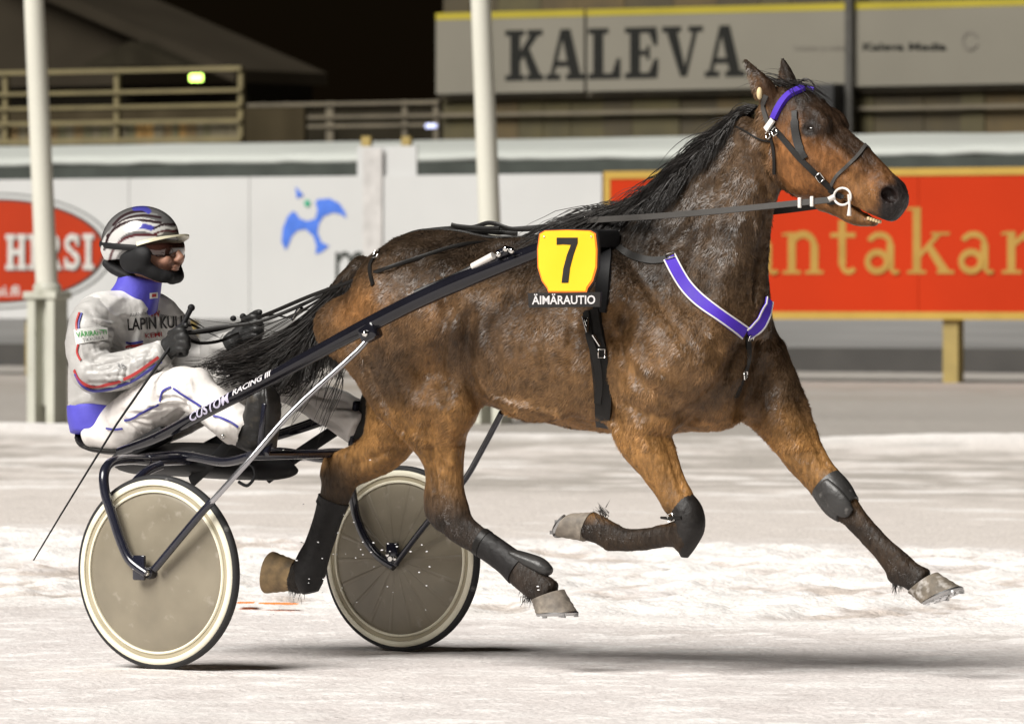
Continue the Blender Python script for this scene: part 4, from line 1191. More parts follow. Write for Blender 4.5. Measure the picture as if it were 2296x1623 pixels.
hoof((658, 1324), (664, 1256), (598, 1330), (612, 1236), .13, .036, .058, M['hoof_tan'], shoe=False)
# snow packed under the reaching hoof
sb = MB()
for i in range(26):
    a, b = random.random(), random.random() * 2 - 1
    p = Vector(L(2072 + 78 * a, 1350 - 30 * a + random.uniform(-3, 6), .15)) + Vector((0, b * .04, 0))
    sb.ball(p, random.uniform(.004, .011), 5)
M['packed_snow'] = mat('packed_snow', (.82, .83, .85), .8, bump=.002, bscale=90)
so = sb.build('packed_snow', M['packed_snow'], horse, smooth=60); so['kind'] = 'stuff'

# ---------------------------------------------------------------- eyes, ear details
M['eye'] = mat('horse_eye', (.012, .008, .006), .06, coat=1.0, rvar=.02)
for sg in (-1, 1):
    e = MB(); c, n_ = hit(1818, 291); c = c - n_ * .0085; c.y = c.y if sg < 0 else -c.y
    e.ball(c, (.022, .017, .017), 14); e.build('eye', M['eye'], horse, smooth=180)
M['teeth'] = mat('teeth', (.55, .42, .24), .4)
t = MB()
for i in range(5):
    p = L(1948 + 6 * i, 490 + i * 1.8, -.024 + .003 * i); t.box(p, (.010, .012, .011), bev=.002)
t.build('teeth', M['teeth'], horse, smooth=40)

# ---------------------------------------------------------------- mane, forelock, tail
def strands(name, paths, mat_, parent, width=.0022, ns=3):
    """paths: lists of points -> tapered three-sided hairs in one mesh"""
    V = []; F = []; b = 0
    for P in paths:
        P = np.asarray(P); m = len(P)
        T = np.gradient(P, axis=0); T /= np.maximum(np.linalg.norm(T, axis=1), 1e-9)[:, None]
        s = np.cross(T, (.3, .5, .8)); s /= np.maximum(np.linalg.norm(s, axis=1), 1e-9)[:, None]
        u = np.cross(T, s)
        w = width * (1.0 - .85 * np.linspace(0, 1, m) ** 1.6) * np.random.default_rng(b).uniform(.6, 1.3)
        for j in range(ns):
            an = 2 * math.pi * j / ns
            V.append(P + (s * math.cos(an) + u * math.sin(an)) * w[:, None])
        idx = np.arange(m - 1)
        for j in range(ns):
            j2 = (j + 1) % ns
            F.append(np.stack([b + j * m + idx, b + j2 * m + idx, b + j2 * m + idx + 1, b + j * m + idx + 1], axis=1))
        b += ns * m
    me = np_mesh(name, np.concatenate(V), np.concatenate(F))
    return mobj(name, me, mat_, parent)

def push_out(P, gap=.004):
    Q = P.copy()
    for i in range(1, len(Q)):
        loc, nor, idx, d = HBVH.find_nearest(Vector(Q[i]), .12)
        if loc is not None and (Vector(Q[i]) - loc).dot(nor) < gap:
            Q[i] = np.array(loc + nor * gap)
    return Q
M['mane'] = mat('mane_hair', (.014, .011, .009), .38, var=.4, vscale=20, spec=.5)
M['tail'] = mat('tail_hair', (.016, .013, .011), .42, var=.4, vscale=20, spec=.5)
crest = np.array(spline([L(1698, 232, 0), L(1640, 288, 0), L(1575, 350, 0), L(1505, 420, 0), L(1440, 466, 0), L(1385, 495, 0)], 20))
ct = np.gradient(crest, axis=0); ct /= np.linalg.norm(ct, axis=1)[:, None]
cn_ = np.stack([ct[:, 2], 0 * ct[:, 2], -ct[:, 0]], axis=1); cn_[cn_[:, 2] < 0] *= -1
paths = []
R = np.random.default_rng(3)
for i in range(2300):
    cl = i % 70; RC = np.random.default_rng(1000 + cl)
    t = np.clip(RC.uniform(0, 1) ** .85 + R.normal() * .022, 0, 1); k = t * (len(crest) - 1); a = int(k); a = min(a, len(crest) - 2); fr = k - a
    p = crest[a] * (1 - fr) + crest[a + 1] * fr; tg = ct[a]; nn = cn_[a]
    clump = value_noise(np.array([[t * 9, 0, 0]]), 1, 5, 1)[0]
    ln = (.17 + .24 * min(1, t * 1.6)) * RC.uniform(.6, 1.15) * R.uniform(.8, 1.05)
    near = (RC.uniform() < (.60 + .25 * t))
    side = (-1 if near else 1) * (RC.uniform(.03, .60 if t > .45 else .30) + R.normal() * .05)
    lift = (RC.uniform(-.55, .35) + R.normal() * .08) * (1 - .35 * t) + .15 * clump
    P = [p - nn * .012 + np.array((0, R.uniform(-.018, .018), 0))]
    d = nn * (.9 + lift) + np.array((0, side * .8, 0)) + tg * .35
    n = 9
    for j in range(n):
        s = j / n
        d = d * .72 + (tg * (1.0 + .25 * R.uniform(-1, 1)) + np.array((0, side * (.35 + .5 * t), -.55 * s - .25 * abs(side))) + nn * (.05 * R.uniform(-1, 1)) + R.normal(0, .30, 3)) * .34
        d = d / np.linalg.norm(d)
        P.append(P[-1] + d * ln / n)
    paths.append(push_out(np.array(P), .003 + .012 * R.uniform()))
for i in range(1700):    # locks lying on the near side of the neck
    cl = i % 58; RC = np.random.default_rng(3000 + cl)
    t = np.clip(RC.uniform(.10, 1.0) + R.normal() * .02, 0, 1); k = t * (len(crest) - 1); a = min(int(k), len(crest) - 2); fr = k - a
    p = crest[a] * (1 - fr) + crest[a + 1] * fr; tg = ct[a]; nn = cn_[a]
    ln = RC.uniform(.10, .17 + .17 * t) * R.uniform(.75, 1.08)
    wind = RC.uniform(.15, .9)
    P = [p - nn * .006 + np.array((0, R.uniform(-.02, .012), 0))]
    d = nn * .55 + np.array((0, -.8, .1)); n = 9; wob = RC.uniform(-1, 1)
    for j in range(n):
        d = d * .62 + (tg * wind + np.array((-.15 * wob * math.sin(j * .9), -.28, -.75)) + R.normal(0, .26, 3)) * .42
        d = d / np.linalg.norm(d); P.append(P[-1] + d * ln / n)
    paths.append(push_out(np.array(P), .003 + .014 * R.uniform()))
strands('mane', paths, M['mane'], horse, .0020)
paths = []
for i in range(130):
    p = L(1762 + R.uniform(-18, 18), 192 + R.uniform(-4, 6), R.uniform(-.03, .03)); P = [p]
    if i < 95: d = np.array((.5, R.uniform(-.5, .5), .25 + R.uniform(-.2, .2)))
    else: d = np.array((-.5, R.uniform(-.6, .2), .7 + R.uniform(-.3, .3)))
    ln = R.uniform(.06, .17)
    for j in range(7):
        d = d + np.array((.02 if i < 95 else -.12, R.uniform(-.1, .1), -.16)); d /= np.linalg.norm(d)
        P.append(P[-1] + d * ln / 7)
    paths.append(push_out(np.array(P), .004))
strands('forelock', paths, M['mane'], horse, .0016)
paths = []
dock = np.array(spline([L(800, 612, 0), L(765, 650, 0), L(732, 690, 0), L(700, 728, 0)], 8))
clumps = []
for c in range(78):
    u = R.uniform()
    if u < .66: e = L(448 + 175 * R.uniform() ** 1.2 + 30 * R.normal(), 848 + 22 * R.normal(), R.uniform(-.13, .13)); m_ = (0, R.uniform(-.05, .05), -.080 + .024 * R.normal()); wt = 1
    elif u < .84: e = L(706 + 34 * R.normal(), 800 + 36 * R.normal(), R.uniform(-.10, .10)); m_ = (.02, 0, .02); wt = 1.2
    elif u < .93: e = L(620 + 55 * R.normal(), 862 + 26 * R.normal(), R.uniform(-.14, .14)); m_ = (0, 0, .01 + .02 * R.normal()); wt = 1
    else: e = L(690 + 45 * R.normal(), 905 + 30 * R.normal(), R.uniform(-.12, .12)); m_ = (.08, 0, .0); wt = .35
    clumps.append((R.uniform(0, 1), e, np.array(m_), wt))
for c, (t0, e0, m0, wt) in enumerate(clumps):
    for i in range(int(40 * wt)):
        t = np.clip(t0 + R.normal() * .10, 0, 1); k = int(t * (len(dock) - 1)); p = dock[k] + np.array((R.uniform(-.02, .02), R.uniform(-.035, .035), R.uniform(-.015, .025)))
        f_ = R.uniform(.75, 1.06)
        e = p + (e0 - p) * f_ + R.normal(0, .010, 3); mid = (p + e) / 2 + m0 + R.normal(0, .010, 3)
        wv = R.normal(0, .006, 3)
        P = np.array(spline([p, p * .6 + mid * .4 + np.array((0, 0, -.018)), mid + wv, mid * .45 + e * .55 - wv, e], 3))
        paths.append(P + R.normal(0, .0008, P.shape))
for i in range(70):     # flyaway hairs
    p = dock[R.integers(0, len(dock))]; e = L(560 + 90 * R.normal(), 820 + 40 * R.normal(), R.uniform(-.2, .2)); mid = (p + e) / 2 + R.normal(0, .025, 3) + np.array((0, 0, -.05))
    paths.append(np.array(spline([p, mid, e], 5)))
strands('tail', paths, M['tail'], horse, .0024)
# fetlock feather
for (px, py, lat, dx, dz) in ((2012, 1300, .15, -.1, -1), (1186, 1330, -.15, -.3, -1), (1352, 1160, -.165, -.4, .4), (662, 1310, .13, -.2, -1)):
    paths = []
    for i in range(60):
        p = L(px + R.normal() * 7, py + R.normal() * 9, lat + R.normal() * .012)
        d = np.array((dx + R.normal() * .25, R.normal() * .2, dz + R.normal() * .2)); d /= np.linalg.norm(d)
        paths.append(np.array([p + d * s * R.uniform(.02, .04) for s in (0, .35, .7, 1)]))
    strands('fetlock_hair', paths, M['mane'], horse, .0014)
# ================================================================ the sulky
HALF = 0.7485; RW = 0.33
sulky = thing('racing_sulky', 'black two-wheeled racing sulky with solid disc wheels behind the horse', 'sulky', TEAM)
M['cream_rim'] = mat('cream_rim', (.86, .82, .66), .35, var=.08, vscale=10, dirt=((.32, .27, .2), 9, .58, .5))
M['disc_plastic'] = mat('disc_plastic', (.235, .205, .150), .42, var=.14, vscale=7, coat=.25, dirt=((.5, .46, .4), 26, .62, .5), rvar=.12)
M['rim_beige'] = mat('rim_beige', (.42, .37, .26), .45, var=.1)
M['tyre_rubber'] = mat('tyre_rubber', (.016, .016, .017), .7, bump=.0008, bscale=160, dirt=((.6, .58, .55), 24, .66, .5))
M['disc_spoked'] = M['disc_plastic'].copy(); M['disc_spoked'].name = 'disc_spoked'
_nt = M['disc_spoked'].node_tree; _b = _nt.nodes['Principled BSDF']
_tc = _nt.nodes.new('ShaderNodeTexCoord'); _sx = _nt.nodes.new('ShaderNodeSeparateXYZ'); _nt.links.new(_tc.outputs['Object'], _sx.inputs[0])
_at = _nt.nodes.new('ShaderNodeMath'); _at.operation = 'ARCTAN2'; _nt.links.new(_sx.outputs[2], _at.inputs[0]); _nt.links.new(_sx.outputs[0], _at.inputs[1])
_mu = _nt.nodes.new('ShaderNodeMath'); _mu.operation = 'MULTIPLY'; _mu.inputs[1].default_value = 18; _nt.links.new(_at.outputs[0], _mu.inputs[0])
_si = _nt.nodes.new('ShaderNodeMath'); _si.operation = 'SINE'; _nt.links.new(_mu.outputs[0], _si.inputs[0])
_pw = _nt.nodes.new('ShaderNodeMapRange'); _pw.inputs[1].default_value = .8; _pw.inputs[2].default_value = 1; _nt.links.new(_si.outputs[0], _pw.inputs[0])
_bp = _nt.nodes.new('ShaderNodeBump'); _bp.inputs['Distance'].default_value = .004; _bp.inputs['Strength'].default_value = .6
_nt.links.new(_pw.outputs[0], _bp.inputs['Height']); _nt.links.new(_bp.outputs[0], _b.inputs['Normal'])

def wheel(y, camber, spin):
    w = bpy.data.objects.new('wheel', None); link(w, sulky)
    w.location = (.030 if y < 0 else 0, y, RW); w.rotation_euler = (RAD(camber), spin, RAD(2.2) if y < 0 else 0)
    t = MB(); pr = [(RW - .0155 + .0155 * math.cos(a), .0165 * math.sin(a)) for a in np.linspace(0, 2 * math.pi, 14, endpoint=False)]
    t.lathe(pr, 96, closed=True); t.build('tyre', M['tyre_rubber'], w, smooth=180)
    for s in (1, -1):
        r = MB(); r.lathe([(.3145, .002 * s), (.3145, .0150 * s), (.311, .0195 * s), (.302, .0225 * s), (.2945, .0210 * s), (.2935, .0130 * s), (.2935, .002 * s)], 96, closed=True); ro = r.build('rim', M['cream_rim'], w, smooth=40)
        r = MB(); r.lathe([(.2930, .004 * s), (.2930, .0150 * s), (.2860, .0165 * s), (.2790, .0150 * s), (.2790, .004 * s)], 96, closed=True); r.build('rim_groove', M['rim_beige'], w, smooth=40)
        r = MB(); r.lathe([(.2785, .003 * s), (.2785, .0180 * s), (.2750, .0215 * s), (.2700, .0205 * s), (.2690, .0120 * s), (.2690, .003 * s)], 96, closed=True); r.build('rim_lip', M['cream_rim'], w, smooth=40)
    for s in (1, -1):
        d = MB(); d.lathe([(.2688, .014 * s), (.2625, .016 * s), (.255, .0185 * s), (.20, .023 * s), (.12, .031 * s), (.05, .038 * s), (.001, .039 * s)], 96)
        d.build('disc_cover', M['disc_spoked'] if y > 0 else M['disc_plastic'], w, smooth=180)
    h = MB(); h.lathe([(.001, -.066), (.018, -.066), (.022, -.055), (.022, .055), (.018, .066), (.001, .066)], 20)
    h.build('hub', M['black_paint'], w, smooth=40)
    b = MB()
    for s in (1, -1):
        b.lathe([(.001, .078 * s), (.009, .078 * s), (.011, .072 * s), (.011, .06 * s)], 12)
    b.build('axle_nut', M['chrome'], w, smooth=40)
    return w
wheel(-HALF + .012, 1.2, .3)
wheel(HALF, -1.2, 1.1)

def px3(lst): return [Vector(L(*q)) for q in lst]
def mirr(P): return [Vector((p.x, -p.y, p.z)) for p in P]
M['frame_paint'] = mat('frame_paint', (.014, .015, .026), .22, coat=.7, rvar=.08, dirt=((.3, .28, .25), 30, .68, .35))
def fork(P, r=.0175, n='wheel_fork'):
    mb = MB(); mb.tube(spline(P, 8), r, 12); return mb.build(n, M['frame_paint'], sulky, smooth=60)
outer = px3([(330, 1032, -.50), (290, 1030, -.60), (252, 1036, -.72), (234, 1060, -.79), (236, 1105, -.805), (252, 1155, -.805), (270, 1210, -.805), (292, 1256, -.805), (330, 1286, -.805)])
inner_far = px3([(740, 1030, .50), (765, 1045, .58), (786, 1085, .66), (792, 1120, .685), (800, 1160, .69), (820, 1208, .69), (850, 1247, .69), (884, 1270, .69)])
fork(outer); fork(mirr(outer)); fork(inner_far, .016); fork(mirr(inner_far), .016)
hp = [Vector((0, s * q, RW + .004)) for s in (-1, 1) for q in (.805, .69)]
for p in hp:
    mb = MB(); mb.box(p + Vector((0, 0, .012)), (.05, .016, .085), bev=.006)
    o = mb.build('hub_bracket', M['frame_paint'], sulky, smooth=40)
    for dx in (-.014, .018):
        b = MB(); s = -1 if (p.y < 0) == (abs(p.y) > HALF) else 1
        b.lathe([(.001, .015 * s), (.007, .014 * s), (.0085, .008 * s), (.0085, 0)], 10, c=(p.x + dx, p.y, p.z + .006 - dx * .4)); b.build('bolt', M['chrome'], o, smooth=40)

# shafts: from under the seat, along the horse, to the saddle
shaft_pts = px3([(268, 1012, -.30), (345, 984, -.36), (430, 940, -.42), (520, 893, -.455), (620, 840, -.47), (740, 775, -.47), (830, 727, -.46), (930, 677, -.445), (1030, 632, -.43), (1110, 600, -.415), (1205, 563, -.40), (1275, 536, -.39)])
shaft_r = [.015, .018, .0205, .0225, .0235, .025, .0275, .029, .030, .029, .026, .021]
def shaft(P):
    mb = MB(); sp = spline(P, 8); rr = np.interp(np.linspace(0, len(P) - 1, len(sp)), range(len(P)), shaft_r)
    mb.tube(sp, list(rr), 18); return mb.build('shaft', M['black_paint'], sulky, smooth=60)
near_shaft = shaft(shaft_pts); shaft(mirr(shaft_pts))
# struts from the hubs up to the shafts
M['strut_steel'] = mat('strut_steel', (.42, .42, .44), .25, metal=.9, var=.15)
def strut(P, mats, r=.0105):
    mb = MB(); mb.tube(spline(P, 6), r, 10); return mb.build('strut', mats, sulky, smooth=60)
so_ = px3([(346, 1276, -.805), (440, 1163, -.80), (560, 1030, -.76), (657, 920, -.66), (800, 788, -.50), (828, 752, -.465)])
strut(so_[1:], M['strut_steel'])
strut(so_[:2] + [so_[1].lerp(so_[2], .3)], M['frame_paint'], .0135)
si_ = px3([(888, 1262, .69), (962, 1166, .64), (1036, 1084, .59), (1080, 1010, .52), (1125, 925, .45)])
strut(si_, M['frame_paint'], .011)
# clamp of the strut on the shaft
for s in (1, -1):
    p = Vector(L(830, 745, -.465)); p.y *= s
    mb = MB(); mb.box(p, (.07, .05, .06), rot=Matrix.Rotation(RAD(-24), 3, 'Y'), bev=.012); c = mb.build('strut_clamp', M['black_paint'], sulky, smooth=40)
    b = MB(); b.ball(p + Vector((.0, -.03 * s, -.004)), .012, 8); b.build('bolt', M['chrome'], c, smooth=180)
# seat with its side box, cross bar, seat posts
seat_c = Vector(L(296, 1000, 0))
SEATX, SEATZ = seat_c.x, seat_c.z
f = Field((SEATX - .30, -.26, SEATZ - .12), (SEATX + .30, .26, SEATZ + .14), .01)
f.sweep([(SEATX - .15, 0, SEATZ + .05, .14, .018), (SEATX - .11, 0, SEATZ + .005, .17, .018), (SEATX, 0, SEATZ - .015, .18, .018), (SEATX + .16, 0, SEATZ - .01, .17, .018)], k=.01, dense=4)
V, Q = f.mesh(1); mobj('seat', np_mesh('seat', V, Q), M['black_leather'], sulky)
for s in (-1, 1):
    mb = MB(); p = Vector(L(328, 994, -.23)); p.y *= s
    mb.box(p, (.20, .06, .055), rot=Matrix.Rotation(RAD(-24), 3, 'Y'), bev=.012); o = mb.build('seat_bracket', M['black_rubber'], sulky, smooth=40)
    for q in ((372, 1002, -.27), (440, 962, -.34)):
        b = MB(); c = Vector(L(q[0] + 60, q[1] + 16, q[2])); c.y *= s; b.ball(c, .010, 8); b.build('bolt', M['chrome'], o, smooth=180)
mb = MB(); a = Vector(L(330, 1032, -.50)); b = Vector((a.x, -a.y, a.z)); mb.tube([a, b], .020, 12); mb.build('cross_bar', M['frame_paint'], sulky, smooth=60)
mb = MB(); a = Vector(L(560, 1022, -.36)); b = Vector((a.x, -a.y, a.z)); mb.tube([a, b], .016, 12); mb.build('foot_bar', M['frame_paint'], sulky, smooth=60)
# fairing and lower frame under the seat
for s in (-1, 1):
    P = px3([(300, 1030, -.30), (400, 1020, -.30), (500, 1035, -.30), (560, 1022, -.32)])
    if s > 0: P = mirr(P)
    mb = MB(); mb.tube(spline(P, 6), .016, 10); mb.build('side_rail', M['frame_paint'], sulky, smooth=60)
    P = px3([(430, 1078, -.22), (480, 1030, -.24), (540, 960, -.30)])
    if s > 0: P = mirr(P)
    mb = MB(); mb.tube(spline(P, 6), .022, 10, flat=(1, .5)); mb.build('frame_leg', M['black_rubber'], sulky, smooth=60)
f = Field((-1.1, -.36, .38), (.30, .36, .88), .012)
f.sweep([tuple(L(345, 1030, 0)) + (.25, .055), tuple(L(430, 1030, 0)) + (.28, .06), tuple(L(540, 1040, 0)) + (.26, .055), tuple(L(610, 1058, 0)) + (.16, .03)], k=.02)
V, Q = f.mesh(1); mobj('mud_guard', np_mesh('mud_guard', V, Q), M['black_rubber'], sulky)
# foot rests
for s in (-1, 1):
    p = Vector(L(604, 955, -.27)); p.y *= s
    mb = MB(); mb.box(p, (.018, .10, .16), rot=Matrix.Rotation(RAD(8), 3, 'Y'), bev=.006)
    q = Vector(L(595, 1018, -.30)); q.y *= s
    mb.tube([p + Vector((0, 0, -.06)), q], .013, 8); mb.build('foot_rest', M['frame_paint'], sulky, smooth=40)
# cable loops under the frame
mb = MB(); mb.tube(spline(px3([(520, 1040, -.30), (560, 1040, -.30), (572, 1065, -.30), (555, 1088, -.30), (535, 1080, -.30)]), 8), .006, 6); mb.build('cable_loop', M['black_rubber'], sulky, smooth=60)
# ================================================================ the driver
person = thing('person', 'driver in white and grey jacket, white trousers and striped helmet seated on the sulky', 'person', TEAM)
def rn(px, py, lat, r, r2=None): p = L(px, py, lat); return (p[0], p[1], p[2], r, r2 if r2 else r)
def finish(name, f, material, smooth=1, disp=None, parent=None, strokes=None, cols=None):
    V, Q = f.mesh(smooth); N = vnormals(V, Q)
    if strokes:
        P = to_px(V); X = V[:, 0] * UX + V[:, 1] * VX + OX; Y = V[:, 0] * UY + V[:, 1] * VY + OY
        vd = np.stack([X, Y, V[:, 2] - CAM_H], axis=1); vd /= np.linalg.norm(vd, axis=1)[:, None]
        Nw = np.stack([N[:, 0] * UX + N[:, 1] * VX, N[:, 0] * UY + N[:, 1] * VY, N[:, 2]], axis=1)
        fc = np.clip(-(vd * Nw).sum(axis=1) * 1.6, 0, 1); D = 0
        for pts, w, a in strokes: D = D + a * .001 * np.exp(-(seg_dist(P, pts) / w) ** 2)
        V = V + N * (D * fc)[:, None]; N = vnormals(V, Q)
    if disp:
        d = 0
        for (sc, amp, seed, st) in disp:
            n_ = value_noise(V * st, sc, seed, 2)
            d = d + (amp * n_ if amp > 0 else -amp * (.5 - np.abs(n_) * 2.2))     # negative amplitude: sharp creases
        V = V + N * d[:, None]
    me = np_mesh(name, V, Q)
    if cols is not None: set_col(me, cols(V), 'coat')
    o = mobj(name, me, material, parent or person)
    return o, BVHTree.FromPolygons([tuple(v) for v in V], [tuple(q) for q in Q])

M['jacket'] = mat('jacket_fabric', (.5, .5, .5), .42, attr='coat', var=.10, vscale=12, bump=.006, bscale=13, stretch=(1, 1, 1.5))
M['trousers'] = mat('white_trousers', (.80, .765, .73), .65, var=.08, vscale=9, bump=.0015, bscale=60, dirt=((.30, .25, .2), 14, .60, .55))
M['glove'] = mat('black_glove', (.016, .016, .016), .5, bump=.001, bscale=120, dirt=((.12, .12, .11), 40, .58, .5))
M['boot'] = mat('black_boot', (.014, .013, .012), .5, bump=.0015, bscale=90, dirt=((.10, .08, .055), 24, .55, .5))
M['blue_fabric'] = mat('blue_fabric', (.085, .075, .50), .6, var=.1, bump=.001, bscale=90)
M['skin'] = mat('skin', (.42, .22, .15), .5, var=.10, vscale=20, bump=.0006, bscale=150)
B_LO, B_HI = (-1.05, -.42, .55), (-.02, .45, 1.38)

# jacket
f = Field((-1.08, -.46, .62), (.02, .48, 1.36), .0058)
f.sweep([rn(258, 898, 0, .195, .138), rn(256, 850, 0, .195, .135), rn(262, 790, 0, .20, .135), rn(276, 730, 0, .195, .12), rn(290, 696, 0, .15, .095), rn(298, 682, 0, .09, .080)], k=.02, cap=.35)
f.sweep([rn(222, 708, -.16, .075), rn(205, 735, -.225, .082), rn(196, 790, -.255, .076), rn(208, 838, -.262, .072)], k=.035)
f.sweep([rn(208, 836, -.262, .070), rn(260, 835, -.25, .068), rn(310, 818, -.225, .060), rn(356, 797, -.195, .050), rn(366, 792, -.19, .050)], k=.03, cap=.35)
f.sweep([rn(345, 705, .16, .075), rn(372, 735, .225, .080), rn(405, 780, .265, .072), rn(430, 812, .255, .068)], k=.035)
f.sweep([rn(430, 812, .255, .066), rn(470, 800, .215, .058), rn(510, 778, .165, .050), rn(534, 765, .14, .045)], k=.03, cap=.35)
f.sweep([rn(290, 694, -.04, .07, .07), rn(246, 694, -.12, .055), rn(210, 710, -.19, .055)], k=.04)
f.sweep([rn(296, 694, .04, .07, .07), rn(338, 694, .12, .055), rn(365, 708, .19, .055)], k=.04)
# hem roll
f.sweep([rn(255, 892, 0, .20, .146), rn(258, 903, 0, .198, .142)], k=.015, cap=.1)
jst = [([(200, 700), (245, 715), (280, 760)], 9, -8), ([(205, 760), (250, 790), (290, 790)], 7, -8), ([(200, 800), (240, 812), (285, 800)], 7, -9), ([(195, 830), (240, 830), (270, 812)], 6, -6),
       ([(290, 730), (300, 790)], 9, -12), ([(320, 700), (310, 760), (300, 800)], 8, 5), ([(345, 690), (340, 730)], 8, 4), ([(300, 800), (330, 790)], 6, -6), ([(330, 800), (345, 775)], 6, -6),
       ([(210, 870), (260, 880), (330, 868)], 10, -10), ([(205, 895), (260, 905), (320, 890)], 9, 7), ([(215, 920), (280, 915)], 7, -8), ([(240, 690), (270, 670)], 10, 4),
       ([(172, 740), (185, 800)], 6, 4), ([(225, 845), (280, 850), (340, 825)], 6, 5), ([(250, 820), (300, 805)], 5, -5), ([(385, 690), (400, 740)], 9, -6), ([(360, 660), (395, 680)], 9, -4)]
RJ = random.Random(9)
def fan(cx, cy, a0, a1, r0, r1, n, amp, w):
    for i in range(n):
        a = RAD(a0 + (a1 - a0) * (i + RJ.uniform(-.3, .3)) / max(1, n - 1)); b = a + RJ.uniform(-.25, .25)
        p = [(cx + r * math.cos(q), cy + r * math.sin(q)) for r, q in ((r0 * RJ.uniform(.8, 1.3), a), ((r0 + r1) / 2, (a + b) / 2 + RJ.uniform(-.06, .06)), (r1 * RJ.uniform(.75, 1.1), b))]
        g = amp * RJ.uniform(.6, 1.2); jst.append((p, w, -g)); jst.append(([(x + 3.5, y - 5.0) for x, y in p], w * 1.1, g * .8))
fan(288, 792, 95, 235, 12, 95, 9, 7, 4.2)       # inner elbow
fan(285, 735, 130, 215, 15, 85, 7, 7, 4.5)      # armpit to shoulder
fan(335, 800, 60, 130, 10, 55, 5, 5, 3.8)       # cuff
fan(345, 860, 150, 200, 20, 140, 6, 7, 4.5)     # waist
fan(330, 690, 40, 120, 10, 90, 6, 5, 4.5)       # chest
def jcols(V):
    P = to_px(V)
    white = np.array((.78, .765, .74)); grey = np.array((.43, .42, .405))
    w = np.zeros(len(V))
    # white yoke and chest, grey arms and lower body
    yoke = np.clip((800 - P[:, 1]) / 10, 0, 1) * np.clip((P[:, 0] - (225 + (P[:, 1] - 690) * .55)) / 8, 0, 1)
    top = np.clip((690 - P[:, 1]) / 12, 0, 1)
    w = np.maximum(yoke, top)
    w *= np.where((V[:, 1] > -.215), 1, .12)
    w = np.where((P[:, 0] > 448), .1, w)
    C = grey * (1 - w[:, None]) + white * w[:, None]
    n = value_noise(V, 25, 31); return C * (1 + .07 * n)[:, None]
jacket, JB = finish('jacket', f, M['jacket'], 1, [(8, .006, 21, (1, 1, 1)), (9, -.0055, 22, (.6, 1, 1.8)), (26, .0012, 35, (1, 1, 1))], strokes=jst, cols=jcols)

# trousers
f = Field((-1.0, -.42, .48), (.42, .46, 1.12), .0062)
f.sweep([rn(264, 968, 0, .19, .100), rn(285, 968, 0, .185, .095)], k=.03)
f.sweep([rn(272, 962, -.09, .095), rn(315, 932, -.14, .098), rn(370, 890, -.19, .090), rn(415, 872, -.23, .076), rn(440, 876, -.245, .070)], k=.03)
f.sweep([rn(432, 872, -.24, .072), rn(470, 905, -.25, .068), rn(505, 935, -.26, .068), rn(535, 958, -.268, .072)], k=.03, cap=.2)
f.sweep([rn(340, 945, .09, .095), rn(410, 905, .15, .10), rn(500, 870, .20, .088), rn(600, 850, .24, .076), rn(632, 855, .25, .072)], k=.03)
f.sweep([rn(630, 855, .25, .072), rn(690, 885, .26, .068), rn(760, 922, .265, .070), rn(812, 955, .27, .076)], k=.03, cap=.2)
f.ell(L(545, 965, -.27), (.06, .075, .06), k=.02, axis=(.8, 0, -.6), sub=False)
f.ell(L(566, 976, -.27), (.05, .058, .052), k=.008, axis=(.8, 0, -.6), sub=True)
f.ell(L(840, 972, .27), (.05, .058, .052), k=.008, axis=(.8, 0, -.6), sub=True)
tst = [([(300, 880), (330, 930), (345, 985)], 9, 5), ([(380, 850), (400, 900), (395, 950)], 10, -7), ([(410, 840), (440, 900), (430, 940)], 8, 6), ([(470, 880), (500, 940), (530, 1000)], 8, -8), ([(450, 890), (460, 940), (520, 990)], 9, 6),
       ([(420, 900), (380, 960)], 8, -6), ([(250, 930), (290, 920)], 8, -6), ([(690, 870), (740, 900), (830, 920)], 9, -10), ([(680, 910), (740, 930), (800, 940)], 9, 8), ([(660, 880), (720, 930), (790, 985)], 8, -8), ([(720, 870), (800, 900)], 8, 7)]
_j = jst; jst = tst
fan(430, 905, 130, 260, 12, 85, 8, 7, 4.5)
fan(262, 930, -30, 40, 20, 95, 6, 7, 4.8)
fan(480, 980, 200, 300, 15, 80, 6, 7, 4.5)
fan(640, 880, -20, 50, 30, 180, 8, 9, 6)
jst = _j
trousers, TB = finish('trousers', f, M['trousers'], 1, [(8, .006, 24, (1, 1, 1)), (8, -.005, 25, (1.2, 1, .9)), (26, .0012, 36, (1, 1, 1))], strokes=tst)
# blue shirt tail and collar
f = Field((-1.05, -.30, .60), (-.4, .30, .95), .008)
f.sweep([rn(254, 905, 0, .196, .140), rn(256, 935, 0, .196, .140), rn(258, 962, 0, .194, .132)], k=.01, cap=.15)
finish('shirt_tail', f, M['blue_fabric'], 1, [(20, .004, 26, (1, 1, 1))])
f = Field((-.95, -.16, 1.15), (-.3, .16, 1.45), .006)
f.sweep([rn(298, 678, 0, .098, .090), rn(308, 652, 0, .086, .082), rn(316, 620, 0, .078, .078)], k=.01, cap=.15)
collar, CB = finish('collar', f, M['blue_fabric'], 1, [(22, .005, 27, (1, 1, .4))])

